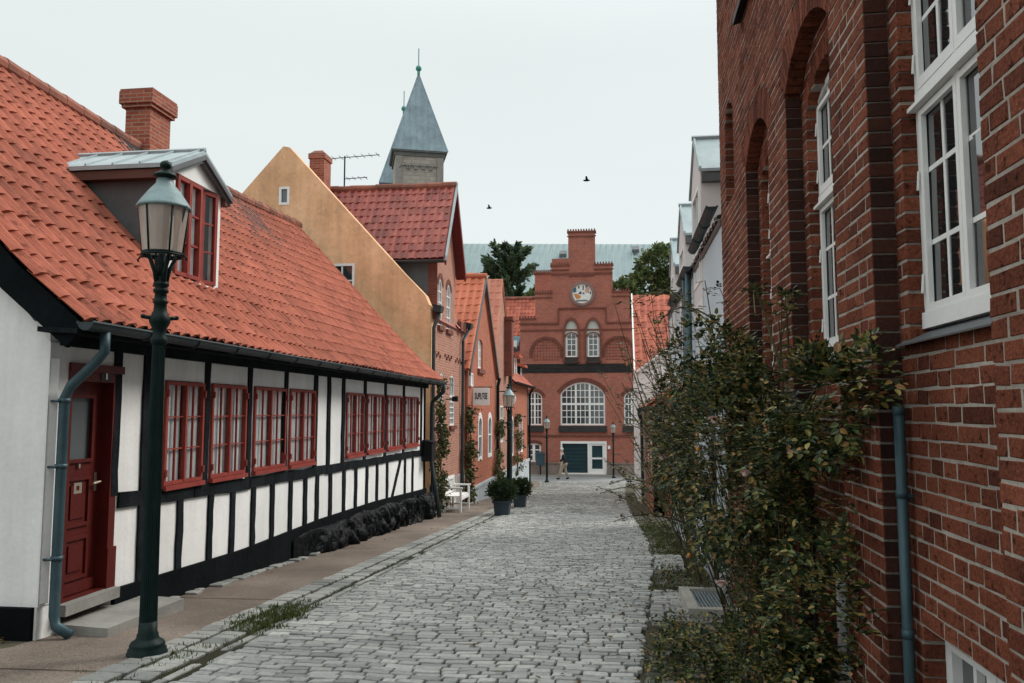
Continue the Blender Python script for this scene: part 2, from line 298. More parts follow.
# ------------------------------------------------------------------ shared builders
def window(parent, pl, u0, u1, v0, v1, cols=2, rows=3, mat=None, rise=0., w=.02, ft=.045, bt=.022, depth=.06, glass=None, name='window', casements=1, transom=None, up=1, tt=.05, curtain=False, pt=False, label=None, room=True):
    mat = mat or m_white2; glass = glass or m_glassdark
    if pt: out, inn = pointed(u0,u1,v0,v1-rise,rise), pointed(u0+ft,u1-ft,v0+ft,v1-rise,rise-ft*1.5)
    elif rise: out, inn = arch(u0,u1,v0,v1-rise,rise), arch(u0+ft,u1-ft,v0+ft,v1-rise,max(.02, rise-ft))
    else: out, inn = rect(u0,u1,v0,v1), rect(u0+ft,u1-ft,v0+ft,v1-ft)
    mb = MB().plate(pl, out, [inn], w-depth, w)
    m = (u0+u1)/2; a = (u1-u0)/2-ft
    def top(u):
        if not rise: return v1-ft*.5
        if pt: return v1-rise + (rise-ft)*max(0, 1-abs(u-m)/a)**.6
        r = max(.02, rise-ft); R = (a*a+r*r)/(2*r); q = R*R-(u-m)**2
        return v1-rise+r-R+math.sqrt(max(0,q)) + ft*.3
    cw = (u1-u0-2*ft)/casements
    for i in range(casements):
        c0 = u0+ft+cw*i
        if i: mb.pbox(pl, c0-bt*1.3, c0+bt*1.3, v0+ft*.5, top(c0), w-depth*.9, w+.006)
        for k in range(1, cols):
            u = c0+cw*k/cols; mb.pbox(pl, u-bt/2, u+bt/2, v0+ft*.5, top(u), w-depth*.7, w-.012)
    vb = [v0+ft+(v1-v0-2*ft)*k/rows for k in range(1, rows)]
    if transom:
        mb.pbox(pl, u0+ft*.5, u1-ft*.5, transom-tt/2, transom+tt/2, w-depth*.9, w+.01)
        vb = [lerp(v0+ft, transom, k/rows) for k in range(1, rows)] + [lerp(transom, v1-ft, k/up) for k in range(1, up)]
    for v in vb:
        if v < v1-ft*1.2:
            e = 0
            if rise and v > v1-rise:
                while top(m+a-e) < v and e < a: e += a/20
            mb.pbox(pl, u0+ft*.6+e, u1-ft*.6-e, v-bt/2, v+bt/2, w-depth*.68, w-.014)
    o = obj(name, mb, mat, parent)
    if label: o['label'] = label
    g = MB(); ub = sorted(set([u0+ft*.5, u1-ft*.5] + [u0+ft+cw*i+cw*k/cols for i in range(casements) for k in range(cols) if i or k]))
    vv = sorted([v0+ft*.5] + vb + ([transom] if transom else []) + [v1-ft*.5])
    for i in range(len(ub)-1):
        for j in range(len(vv)-1):
            q = w-depth*.55; e = [rnd(-.0025,.0025) for _ in range(3)]
            um = (ub[i]+ub[i+1])/2
            if rise and vv[j] > top(um): continue
            if rise and vv[j+1] > v1-rise:
                n = 4; uu = [lerp(ub[i], ub[i+1], t/n) for t in range(n+1)]
                g.poly([pl(ub[i], vv[j], q), pl(ub[i+1], vv[j], q)] + [pl(x, max(vv[j]+.001, min(vv[j+1], top(x)+ft*.2)), q) for x in reversed(uu)])
            else:
                g.poly([pl(ub[i],vv[j],q+e[0]), pl(ub[i+1],vv[j],q+e[1]), pl(ub[i+1],vv[j+1],q+e[2]), pl(ub[i],vv[j+1],q+e[0]+e[2]-e[1])])
    wn = Vector(pl(0,0,1))-Vector(pl(0,0,0))                      # panes face outwards
    for i, q in enumerate(g.f):
        a, b, c = (Vector(g.v[k]) for k in q[:3])
        if (b-a).cross(c-a).dot(wn) < 0: g.f[i] = tuple(reversed(q))
    obj('pane', g, glass, o, recalc=False)
    if curtain:
        k = MB(); n = 26; ph = rnd(0, 6)
        for side in (0, 1):
            a0, a1 = (u0+ft, m-rnd(-.02,.03)) if side == 0 else (m+rnd(-.02,.03), u1-ft)
            P = [(lerp(a0,a1,i/n), -depth-.006-.005*math.sin(i*.85+ph)) for i in range(n+1)]
            for (p,q),(r,s) in zip(P, P[1:]): k.poly([pl(p,v0+.02,w+q), pl(r,v0+.02,w+s), pl(r,v1-.02,w+s), pl(p,v1-.02,w+q)])
        obj('curtain', k, m_curtain, o)
        if not room: return o
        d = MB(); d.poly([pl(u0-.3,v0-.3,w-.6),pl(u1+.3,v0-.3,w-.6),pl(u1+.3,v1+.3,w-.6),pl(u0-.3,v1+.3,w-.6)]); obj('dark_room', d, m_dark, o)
    return o

def tiles(mb, P, u0, u1, S, tw=.22, tl=.34, amp=.035, lift=.03, nseg=7, skip=None, jit=.006):
    nc = max(1, round((u1-u0)/tw)); nr = max(1, round(S/tl)); w = (u1-u0)/nc; l = S/nr
    prof = [(.5+.5*math.cos(2*PI*(t/nseg-.78)))**1.5 for t in range(nseg+1)]
    for j in range(nr):
        for i in range(nc):
            a = u0+i*w; s0 = j*l - rnd(0,jit)*2; s1 = (j+1)*l+.05
            if skip and skip(a+w/2, s0+l/2): continue
            e = rnd(-jit, jit); b = len(mb.v)
            for row in range(3):
                s = s0 if row < 2 else min(s1, S)
                for t in range(nseg+1):
                    q_ = math.exp(-((t/nseg-.42)/.19)**2); g = lift*(.16+.84*q_); h0 = g if row == 1 else (g-.010-.04*q_ if row == 0 else 0)
                    mb.v.append(P(a+w*1.04*t/nseg, s, h0+amp*prof[t]+e))
            n = nseg+1
            for row in range(2):
                for t in range(nseg): q = b+row*n+t; mb.f.append((q, q+1, q+n+1, q+n))
    return mb
def slope(p0, p1, axis='Y', nrm=None):
    """roof plane running from eave point p0 up to p1 (2D in the section), u along the other axis"""
    d = Vector((p1[0]-p0[0], p1[1]-p0[1])); S = d.length; d /= S; n = Vector((-d.y, d.x))
    if n.y < 0: n = -n
    if axis == 'Y': return (lambda u, s, h: (p0[0]+d.x*s+n.x*h, u, p0[1]+d.y*s+n.y*h)), S
    return (lambda u, s, h: (u, p0[0]+d.x*s+n.x*h, p0[1]+d.y*s+n.y*h)), S
def slab(mb, P, u0, u1, S, t=.05, h=-.03):
    mb.hexa([P(u0,0,h-t),P(u1,0,h-t),P(u1,S,h-t),P(u0,S,h-t),P(u0,0,h),P(u1,0,h),P(u1,S,h),P(u0,S,h)]); return mb
def ridge(mb, a, b, r=.11, step=.36):
    a, b = Vector(a), Vector(b); n = max(1, round((b-a).length/step))
    for i in range(n):
        p = a.lerp(b, i/n); q = a.lerp(b, (i+1.12)/n); z = rnd(-.012,.012)
        mb.tube([p+Vector((0,0,z)), q+Vector((0,0,z))], [r*1.02, r*.98], 10)
    return mb
def ringbricks(mb, pl, u0, u1, vs, rise, th, w0, w1, bw=.067, gap=.010):
    a = (u1-u0)/2; m = (u0+u1)/2; R = (a*a+rise*rise)/(2*rise); cz = vs+rise-R; t = math.asin(min(1,a/R))
    if rise > a: t = PI-t
    n = max(3, round(2*t*(R+th/2)/bw)); g = gap/R/2
    for i in range(n):
        t0 = -t+2*t*i/n+g; t1 = -t+2*t*(i+1)/n-g
        q = [(m+r*math.sin(x), cz+r*math.cos(x)) for r in (R+.004, R+th) for x in (t0, t1)]
        mb.hexa([pl(*q[0],w0),pl(*q[1],w0),pl(*q[1],w1),pl(*q[0],w1),pl(*q[2],w0),pl(*q[3],w0),pl(*q[3],w1),pl(*q[2],w1)])
    return mb
def leaf(mb, p, d, up, size, wid=.55, fold=.25):
    d = d.normalized(); s = d.cross(up); s = s.normalized() if s.length > 1e-4 else d.orthogonal().normalized(); n = s.cross(d)
    b = len(mb.v); w = size*wid*.5; f = w*fold
    for q in (p, p+d*size*.3+s*w+n*f, p+d*size*.72+s*w*.75+n*f, p+d*size-n*f*.4, p+d*size*.72-s*w*.75+n*f, p+d*size*.3-s*w+n*f): mb.v.append(tuple(q))
    mb.f += [(b,b+1,b+2,b+3),(b,b+3,b+4,b+5)]
def rv(): 
    while True:
        v = Vector((rnd(-1,1), rnd(-1,1), rnd(-1,1)))
        if .05 < v.length < 1: return v
# ------------------------------------------------------------------ camera, sky, sun
cam = bpy.data.objects.new('camera', bpy.data.cameras.new('camera')); C.objects.link(cam); sc.camera = cam
cam.data.sensor_width = 36; cam.data.lens = 797/1024*36; cam.data.clip_end = 3000; cam.data.clip_start = .05
cam.rotation_euler = (PI/2+math.radians(4.98), 0, math.radians(7.62))
SUN_EL, SUN_AZ = math.radians(42), math.radians(52)         # azimuth from +Y towards +X
W = bpy.data.worlds.new('World'); sc.world = W; W.use_nodes = True
nt = W.node_tree; N = nt.nodes; L = nt.links; bg = N['Background']; bg.inputs[1].default_value = .1
sky = N.new('ShaderNodeTexSky'); sky.sky_type = 'NISHITA'; sky.sun_disc = False; sky.sun_elevation = SUN_EL; sky.sun_rotation = SUN_AZ
tc = N.new('ShaderNodeTexCoord').outputs['Generated']; sx = N.new('ShaderNodeSeparateXYZ'); L.new(tc, sx.inputs[0])
mr = N.new('ShaderNodeMapRange'); mr.interpolation_type = 'SMOOTHSTEP'; L.new(sx.outputs[2], mr.inputs[0])
for i, v in ((1,.40),(2,1.0),(3,5.45),(4,13.3)): mr.inputs[i].default_value = v
mp = N.new('ShaderNodeMapping'); L.new(tc, mp.inputs[0]); mp.inputs['Scale'].default_value = (1,1,3.5)
cl = mth(N, L, 'MULTIPLY_ADD', mth(N, L, 'SUBTRACT', nz(N, L, mp.outputs[0], 1.6, 4, .45), .5), .13, 1.0)
oc = N.new('ShaderNodeRGB'); oc.outputs[0].default_value = (.93,.99,.965,1)
col = mulcol(N, L, oc.outputs[0], mth(N, L, 'MULTIPLY', mr.outputs[0], cl))
mx = N.new('ShaderNodeMix'); mx.data_type = 'RGBA'; mx.inputs[0].default_value = .92; L.new(sky.outputs[0], mx.inputs[6]); L.new(col, mx.inputs[7]); L.new(mx.outputs[2], bg.inputs[0])
sun = bpy.data.objects.new('sun', bpy.data.lights.new('sun', 'SUN')); C.objects.link(sun); sun.data.energy = 1.5; sun.data.angle = math.radians(20); sun.data.color = (1,.95,.88)
sun.rotation_euler = Vector((-math.sin(SUN_AZ)*math.cos(SUN_EL), -math.cos(SUN_AZ)*math.cos(SUN_EL), -math.sin(SUN_EL))).to_track_quat('-Z','Y').to_euler()
vs = sc.view_settings; sc.display_settings.display_device = 'sRGB'; vs.view_transform = 'Standard'; vs.look = 'None'; vs.exposure = .72; vs.gamma = 1; vs.use_curve_mapping = False

# ------------------------------------------------------------------ ground, street, pavement
def struct(name, mb, m, smooth=False, kind='structure'):
    o = obj(name, mb, m, None, smooth); o['kind'] = kind; return o
YS = [-60,-20,0,2,5.5] + [5.5+i*2.5 for i in range(1,16)] + [46,50,60,100,200,600]
def strip(mb, x0, x1, y0, y1, dz, step=1.0):
    f0 = x0 if callable(x0) else (lambda y: x0); f1 = x1 if callable(x1) else (lambda y: x1)
    n = max(1, round((y1-y0)/step)); b = len(mb.v)
    for i in range(n+1):
        y = lerp(y0, y1, i/n); mb.v += [(f0(y), y, G(y)+dz), (f1(y), y, G(y)+dz)]
    for i in range(n): q = b+2*i; mb.f.append((q,q+1,q+3,q+2))
    return mb
g = MB(); b0 = 0
for y in YS: g.v += [(-700,y,G(y)-.07),(700,y,G(y)-.07)]
for i in range(len(YS)-1): q = 2*i; g.f.append((q,q+1,q+3,q+2))
struct('ground', g, m_ground)
XL = lambda y: pw([(0,-2.80),(20,-2.85),(30,-3.0),(38,-3.3),(44,-3.9)], y)
XK = lambda y: pw([(0,-3.46),(5.5,-3.46),(20,-3.42),(30,-3.55),(38,-3.8),(44,-4.4)], y)
XR = lambda y: pw([(-3,.0),(5.4,.11),(8.5,.29),(11.7,.46),(14.5,.46),(20,.30),(27.5,.17),(44,.3)], y)
strip(s_ := MB(), XL, XR, -3, 44.6, -.016); struct('street_bed', s_, m_joint)
def stone(mb, cs, h, inset, hi=True, tilt=.003):
    """one sett: four ground corners (ccw), rounded top"""
    zs = [G(y)+h+rnd(-tilt,tilt) for x, y in cs]
    if not hi:
        cx = sum(c[0] for c in cs)/4; cy = sum(c[1] for c in cs)/4
        t = [(x+(cx-x)*.12, y+(cy-y)*.12, z) for (x,y), z in zip(cs, zs)]; b = [(x,y,G(y)-.014) for x,y in cs]
        n = len(mb.v); mb.v += b+t
        for i in range(4): j = (i+1)%4; mb.f.append((n+i,n+j,n+4+j,n+4+i))
        mb.f.append((n+4,n+5,n+6,n+7)); return
    c8 = []
    for i in range(4):
        p, a, c = cs[i], cs[i-1], cs[(i+1)%4]
        for o in (a, c):
            d = math.hypot(o[0]-p[0], o[1]-p[1]) or 1; k = min(.4, rnd(.004,.013)/d); c8.append((p[0]+(o[0]-p[0])*k, p[1]+(o[1]-p[1])*k, zs[i]))
    cx = sum(c[0] for c in c8)/8; cy = sum(c[1] for c in c8)/8; cz = sum(zs)/4
    n = len(mb.v)
    for k, dz in ((0,-.03),(0,-.007),(inset,0)):
        for x, y, z in c8:
            d = math.hypot(cx-x, cy-y) or 1; kk = min(.5, k/d); mb.v.append((x+(cx-x)*kk, y+(cy-y)*kk, z+dz))
    mb.v.append((cx, cy, cz+.003))
    for r in (0, 8):
        for i in range(8): j = (i+1)%8; mb.f.append((n+r+i,n+r+j,n+r+8+j,n+r+8+i))
    for i in range(8): mb.f.append((n+16+i, n+16+(i+1)%8, n+24))
def setts(mb, xl, xr, y0, y1, dy=.090, wmin=.105, wmax=.22, gap=.0115, h=.016, near=20, miss=0.):
    y = y0
    while y < y1:
        d = dy*rnd(.88,1.14); ym = y+d/2; x = xl(ym)+rnd(-.02,.02); far = ym > near
        end = xr(ym)+rnd(-.03,.03)
        while x < end-.05:
            w = rnd(wmin,wmax); w = end-x if end-x-w < .08 else w
            bow = lambda q: .03*math.sin(q*1.7+y*.15) + .022*math.sin(q*5.1+y*2)
            if rnd(0,1) >= miss:
                j = lambda: rnd(-.006,.006); a, c = x+gap/2, x+w-gap/2
                stone(mb, [(a+j(),y+gap/2+bow(a)+j()),(c+j(),y+gap/2+bow(c)+j()),(c+j(),y+d-gap/2+bow(c)+j()),(a+j(),y+d-gap/2+bow(a)+j())], h+rnd(-.004,.004), .006, not far)
            x += w
        y += d
    return mb
struct('cobbled_street', setts(MB(), XL, XR, 1.5, 44.4), m_cobble)
# border of larger stones along the pavement
kb = MB(); strip(kb2 := MB(), XK, XL, -3, 44.5, -.014); struct('kerb_bed', kb2, m_joint)
y = 1.5
while y < 44:
    d = rnd(.13,.24)
    for k, (f0, f1) in enumerate(((.0,.34),(.36,.68))):
        yo = y+(d*.5 if k else 0); j = lambda: rnd(-.014,.014)
        X0, X1 = lerp(XK(y), XL(y), f0), lerp(XK(y), XL(y), f1)
        if 0 < yo: stone(kb, [(X0+j(),yo+j()),(X1+j()-.012,yo+j()),(X1+j()-.012,yo+d-.02),(X0+j(),yo+d-.02)], .018 if k == 0 else .008, .014, y < 22)
    y += d
y = 1.5
while y < 44:                                                   # thin gutter course
    d = rnd(.25,.42)
    for f0, f1 in ((.74,.85),(.88,.98)):
        X0, X1 = lerp(XK(y), XL(y), f0), lerp(XK(y), XL(y), f1)
        if rnd(0,1) < .9: stone(kb, [(X0,y),(X1,y),(X1,y+d-.02),(X0,y+d-.02)], rnd(-.006,.004), .01, y < 22)
    y += d
struct('kerb_stones', kb, m_kerbstone)
struct('pavement', strip(MB(), -4.95, XK, -3, 44.4, .006, .5), m_pave)
struct('pavement_foreground', strip(MB(), -12, -4.95, -3, 5.9, .002, 1), m_pave)
ps = MB()
for y in (5.0, 7.7, 12.1): ps.poly([(-4.45,y,G(y)+.0085),(XK(y),y+.05,G(y)+.0085),(XK(y),y+.060,G(y)+.0095),(-4.45,y+.010,G(y)+.0095)])
struct('pavement_joints', ps, m_joint)
sl = MB(); y = 7.3                                              # loose edging stones at the foot of the house
while y < 12.2:
    d = rnd(.14,.3); w = rnd(.08,.17)
    if rnd(0,1) < .85: stone(sl, [(-4.48,y),(-4.47+w,y+rnd(0,.02)),(-4.47+w*rnd(.8,1),y+d-.02),(-4.48,y+d-.02)], rnd(.02,.04), .02)
    y += d
struct('foot_stones', sl, m_kerbstone)
# right-hand verge: soil, half buried cobbles, two clean entries
struct('verge', strip(MB(), XR, 1.30, -3, 44, -.012, .5), m_soil)
mv = setts(MB(), lambda y: XR(y)+.03, lambda y: 1.08, 1.5, 20, .15, .11, .22, .03, .0, 14, .25)
struct('mossy_verge_cobbles', mv, m_mossy)
en = MB()
for y0, y1 in ((7.35,8.9),(10.6,12.2)): setts(en, lambda y: XR(y)+.02, lambda y: 1.06, y0, y1, .095, .10, .2, .012, .016, 16)
struct('entry_cobbles', en, m_cobble)
struct('cross_street', MB().poly([(-60,44.3,G(46)+.004),(60,44.3,G(46)+.004),(60,48.3,G(46)+.012),(-60,48.3,G(46)+.012)]), m_asphalt)
k2 = MB().box(-60,60,48.3,48.42,-4.1,G(48)+.10); struct('far_kerb', k2, m_kerbstone)
struct('far_pavement', MB().poly([(-60,48.42,-3.835),(60,48.42,-3.835),(60,49.3,-3.83),(-60,49.3,-3.83)]), m_pave)

struct('soil_patch', MB().poly([(-9,5.35,G(5.35)+.006),(-4.62,5.42,G(5.42)+.007),(-4.52,5.60,G(5.6)+.0075),(-4.54,5.79,G(5.79)+.008),(-9,5.79,G(5.79)+.008)]), m_soil)
# ------------------------------------------------------------------ half-timbered house
H0, H1 = 5.80, 18.35
house = thing('half_timbered_house', 'low white half-timbered house with a red pantile roof, red windows and a dormer', 'house', (-4.5, 12, G(12)))
FX = PX(-4.5)
def zb(y): return pw([(5.9,-1.53),(6.8,-1.56),(9.2,-1.63),(11.7,-1.60),(14.5,-1.64),(17.9,-1.76),(18.6,-1.77)], y)
def zr(y): return pw([(5.9,-.79),(6.7,-.80),(9,-.875),(17.7,-.95),(18.6,-.95)], y)
def yx(px):  # facade Y for a column of the photograph's perspective
    a = (px-512)/797; c, s = math.cos(math.radians(7.62)), math.sin(math.radians(7.62)); p = math.radians(4.98)
    rx = -s*math.cos(p)+a*c; ry = c*math.cos(p)+a*s; return -4.5*ry/rx
WIN = [(yx(167)-.01, yx(204.5)), (yx(212.5), yx(247)), (yx(255), yx(286.5)), (yx(290.5), yx(315.5)), (yx(347), yx(364)), (yx(367.5), yx(384)), (yx(387.5), yx(402.5)), (yx(405), yx(418.5))]
DY0, DY1 = 6.02, 6.70
holes = [rect(a, b, -.75, .31) for a, b in WIN] + [rect(DY0, DY1, -1.72, .36)]
wall = MB().plate(FX, [(H0,-2.9),(H1,-2.9),(H1,.72),(H0,.72)], holes, -.25, 0)
obj('wall', wall, m_white, house)
# near gable wall with thick plaster edge
gw = MB().plate(NY(H0-.003), [(-11.2,-1.52),(-4.49,-1.52),(-4.49,.55),(-7.84,4.25),(-11.2,.55)], (), -.25, 0)
gw.hexa([(-4.60,H0-.004,-1.5),(-4.50,H0-.004,-1.5),(-4.46,H0+.07,-1.5),(-4.50,H0+.12,-1.5),(-4.60,H0-.004,.42),(-4.50,H0-.004,.42),(-4.46,H0+.07,.42),(-4.50,H0+.12,.42)])
obj('gable_wall', gw, m_white, house)
fw = MB().plate(NY(H1), [(-11.2,-2.9),(-4.5,-2.9),(-4.5,.55),(-7.84,4.25),(-11.2,.55)], (), .0, .2); obj('gable_wall', fw, m_white, house)
obj('back_wall', MB().box(-11.2,-11,H0,H1,-2.9,.6), m_white, house)
gp = MB().box(-11.25,-4.52,H0-.05,H0+.1,-2.2,-1.52)
n = 40
for i in range(n):
    a, b = lerp(DY1+.02, H1, i/n), lerp(DY1+.02, H1, (i+1)/n)
    gp.hexa([(-4.55,a,-3),(-4.44,a,-3),(-4.44,b,-3),(-4.55,b,-3),(-4.55,a,zb(a)-.02),(-4.462,a,zb(a)-.02),(-4.462,b,zb(b)-.02),(-4.55,b,zb(b)-.02)])
obj('plinth', gp, m_black, house)
tm = MB()
def timber(u0, v0, u1, v1, w, out=.022, seg=6):
    d = Vector((u1-u0, v1-v0)); nn = Vector((-d.y, d.x)).normalized()*w/2; L_ = [];
    for i in range(seg+1):
        t = i/seg; c = Vector((u0,v0))+d*t+nn*rnd(-.14,.14); L_.append((c-nn*rnd(.88,1.12), c+nn*rnd(.88,1.12)))
    tm = MB()
    for (a,b),(c,e) in zip(L_, L_[1:]): tm.hexa([FX(*a,-.03),FX(*b,-.03),FX(*b,out),FX(*a,out),FX(*c,-.03),FX(*e,-.03),FX(*e,out),FX(*c,out)])
    obj('timber_post' if abs(v1-v0) > .3 else 'timber_rail', tm, m_timber, house)
for px in (118.5, 147.5, 208, 250.5, 286.8, 316.5, 329.5, 344, 365.5, 385.6, 404, 421.5):
    y = yx(px); timber(y, zr(y)+.04, y, .56, .098 if px < 300 else .125)
for px in (147.5, 185, 215, 236.5, 257, 275.5, 293.5, 308, 319.5, 332.5, 346, 357.5, 368.5, 378.5, 388.5, 406, 413.5):
    y = yx(px); timber(y, zb(y)-.06, y, zr(y)+.02, .105 if px < 300 else .12)
timber(yx(393.5), zb(16)-.02, yx(402), zr(16), .11)
yy = [DY1+.06+i*(H1-DY1-.06)/9 for i in range(10)]
for a, b in zip(yy, yy[1:]): timber(a-.01, zr(a), b+.01, zr(b), .135, .026, 3)
_t = tm
ev = MB().box(-4.7,-4.43,H0+.1,H1,.53,.70); ev.hexa([(-4.5,H0-.15,.62),(-4.16,H0-.15,.60),(-4.16,H1,.60),(-4.5,H1,.62),(-4.5,H0-.15,.66),(-4.16,H0-.15,.64),(-4.16,H1,.64),(-4.5,H1,.66)])
obj('eaves_board', ev, m_timber, house)
for i, (a, b) in enumerate(WIN):
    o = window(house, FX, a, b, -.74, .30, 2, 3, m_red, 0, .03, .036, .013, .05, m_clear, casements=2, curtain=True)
    s = MB().pbox(FX, a-.01, b+.01, -.79, -.745, -.05, .06); obj('sill', s, m_red, o)
    h = MB()
    for v in (-.62, .18):
        for u in (a+.015, b-.015): h.pbox(FX, u-.012, u+.012, v-.035, v+.035, .035, .05)
    islands('hinge', h, m_red, o)
# boulder footing under the far half
rb = MB(); nu, nv = 150, 20; y0, y1 = 10.6, 18.62
for i in range(nu+1):
    for j in range(nv+1):
        y = lerp(y0, y1, i/nu); zt = zb(y)-.12+.08*noise.noise((y*1.3,2,0)); z = lerp(G(y)-.1, zt, j/nv); e = math.sin(PI*min(1, j/nv*.92+.08))**.5
        k = min(1, (y-y0)/1.2)
        q = noise.noise((y*2.9, z*1.5, .3)); q2 = abs(noise.noise((y*6.3, z*3.1, 4)));
        rb.v.append((-4.43+(.10*e+.17*q*e+.17*(q2-.2)+.03)*k, y, z))
for i in range(nu):
    for j in range(nv): q = i*(nv+1)+j; rb.f.append((q,q+1,q+nv+2,q+nv+1))
obj('boulder_footing', rb, m_rock, house)
# roof
PR = [(-4.13,.70),(-4.70,1.17),(-5.785,2.28),(-7.84,4.44)]
SL = [math.dist(a,b) for a, b in zip(PR, PR[1:])]; RS = sum(SL)
def sag(y): return pw([(5.6,-.03),(9,-.03),(11.6,-.13),(15.2,-.03),(18.6,.12)], y)
def roofP(side=1):
    def P(u, s, h):
        t = s
        for k, l in enumerate(SL):
            if t <= l or k == 2:
                a, b = PR[k], PR[k+1]; f = t/l; x = lerp(a[0],b[0],f); z = lerp(a[1],b[1],f); d = Vector((b[0]-a[0], b[1]-a[1])).normalized()
                X = x+d.y*h; Z_ = z-d.x*h + sag(u)*s/RS + .012*math.sin(u*1.1)
                return (X if side > 0 else -15.68-X, u, Z_)
            t -= l
    return P
D0, D1 = 8.27, 9.42
rt = tiles(MB(), roofP(), H0-.16, H1+.1, RS, .172, .285, .046, .042, 10, skip=lambda y, s: D0+.05 < y < D1-.05 and 1.5 < s < 3.0)
roof = obj('roof', rt, m_tile, house)
bk = MB(); tiles(bk, roofP(-1), H0-.16, H1+.1, RS, .3, .4, .03, .02, 4); 
obj('back_roof_slope', bk, m_tile, house)
ub = MB()
for side in (1, -1):
    P = roofP(side); ss = [0, SL[0], SL[0]+SL[1], RS]
    for s0, s1 in zip(ss, ss[1:]):
        if side == 1:
            for a, b, lo, hi in ((H0-.1,D0+.1,0,9),(D1-.1,H1+.05,0,9)): ub.poly([P(a,s0,-.03),P(b,s0,-.03),P(b,s1,-.03),P(a,s1,-.03)])
        else: ub.poly([P(H0-.1,s0,-.03),P(H1,s0,-.03),P(H1,s1,-.03),P(H0-.1,s1,-.03)])
    for s0, s1 in ((0,1.45),(3.0,RS)):
        if side == 1: ub.poly([P(D0+.1,s0,-.035),P(D1-.1,s0,-.035),P(D1-.1,s1,-.035),P(D0+.1,s1,-.035)])
obj('roof_boarding', ub, m_dark, house)
rg = MB(); yy = [H0-.16+i*.37 for i in range(36)]
for y in yy:
    if y < H1: rg.tube([(-7.84,y,4.475+sag(y)+rnd(-.004,.004)),(-7.84,y+.385,4.47+sag(y+.385))],[.115,.108],10)
obj('ridge_tiles', rg, m_ridge, house)
vb_ = MB()
for yv in (H0-.12,):
    P = roofP(); ss = [-.02, SL[0], SL[0]+SL[1], RS]
    for s0, s1 in zip(ss, ss[1:]):
        a, b = P(yv,s0,-.02), P(yv,s1,-.02); c, d = P(yv,s0,-.25), P(yv,s1,-.25)
        vb_.hexa([c,(c[0],yv+.045,c[2]),(d[0],yv+.045,d[2]),d,a,(a[0],yv+.045,a[2]),(b[0],yv+.045,b[2]),b])
        vb_.hexa([(-15.68-q[0],q[1],q[2]) for q in [c,(c[0],yv+.045,c[2]),(d[0],yv+.045,d[2]),d,a,(a[0],yv+.045,a[2]),(b[0],yv+.045,b[2]),b]])
        continue
        e = P(H0,s0,-.10); f = P(H0,s1,-.10); vb_.hexa([(c[0],yv,c[2]+.10),(c[0],H0,c[2]+.10),(d[0],H0,d[2]+.10),(d[0],yv,d[2]+.10),(c[0],yv,c[2]+.14),(c[0],H0,c[2]+.14),(d[0],H0,d[2]+.14),(d[0],yv,d[2]+.14)])
obj('verge_board', vb_, m_black, house)
# gutter and pipes
def gutter(mb, p0, p1, r=.065, n=8):
    p0, p1 = Vector(p0), Vector(p1); d = (p1-p0).normalized(); s = d.cross(Vector((0,0,1))).normalized()
    for rr in (r, r*.86):
        b = len(mb.v)
        for p in (p0, p1):
            for k in range(n+1): t = PI+PI*k/n; mb.v.append(tuple(p+s*math.cos(t)*rr+Vector((0,0,math.sin(t)*rr))))
        for k in range(n): mb.f.append((b+k,b+k+1,b+n+2+k,b+n+1+k))
    mb.tube([p0+s*r, p1+s*r], .012, 6); mb.tube([p0-s*r, p1-s*r], .012, 6)
    for p in (p0, p1): mb.poly([p+s*math.cos(PI+PI*k/n)*r+Vector((0,0,math.sin(PI+PI*k/n)*r)) for k in range(n+1)])
    m = max(2, int((p1-p0).length/.75))
    for i in range(1, m): q = p0.lerp(p1, i/m); mb.tube([q+s*math.cos(PI+PI*k/n)*(r+.006)+Vector((0,0,math.sin(PI+PI*k/n)*(r+.006))) for k in range(n+1)], .010, 5)
    return mb
obj('gutter', gutter(MB(), (-4.08,H0-.17,.685), (-4.08,H1+.02,.66)), m_zincdark, house)
dp = MB().tube([(-4.08,5.88,.64),(-4.08,5.88,.47),(-4.16,5.88,.38),(-4.36,5.88,.20),(-4.41,5.88,.10),(-4.41,5.88,-1.60),(-4.39,5.88,-1.68),(-4.27,5.89,-1.745)], .040, 12)
for z in (.10,-.42,-1.14): dp.tube([(-4.41,5.88,z),(-4.41,5.88,z-.035)], .046, 12); dp.box(-4.5,-4.41,5.82,5.835,z-.03,z-.012)
obj('downpipe', dp, m_pipe, house, True)
dp = MB().tube([(-4.08,18.45,.62),(-4.10,18.45,.45),(-4.40,18.62,.22),(-4.42,18.64,.1),(-4.42,18.64,-1.2),(-4.38,18.6,-1.4),(-4.14,18.3,-2.44)], .05, 10)
obj('downpipe', dp, m_zincdark, house, True)
# door
DX = PX(-4.59)
fr = MB().plate(FX, [(DY0,-1.55),(DY1,-1.55),(DY1,.36),(DY0,.36)], [rect(DY0+.05,DY1-.09,-1.54,.25)], -.13, .02)
fr.pbox(FX, DY0+.001, DY1+.04, .33, .40, -.05, .035); fr.pbox(FX, DY1-.1, DY1+.02, -1.60, -1.2, -.12, .035)
dfr = obj('door_frame', fr, m_reddoor, house)
dl = MB().plate(DX, rect(DY0+.05,DY1-.08,-1.53,.26), [rect(DY0+.16,DY1-.22,-.42,.12)], -.04, .0)
for v0, v1 in ((-.98,-.56),(-1.42,-1.06)):
    dl.plate(DX, rect(DY0+.16,DY1-.22,v0,v1), [rect(DY0+.185,DY1-.245,v0+.03,v1-.03)], 0, .018); dl.pbox(DX, DY0+.22, DY1-.28, v0+.07, v1-.07, 0, .012)
dl.plate(DX, rect(DY0+.14,DY1-.20,-.44,.14), [rect(DY0+.17,DY1-.23,-.41,.11)], 0, .018); dl.pbox(DX, DY0+.06, DY1-.1, -1.53, -1.44, 0, .03)
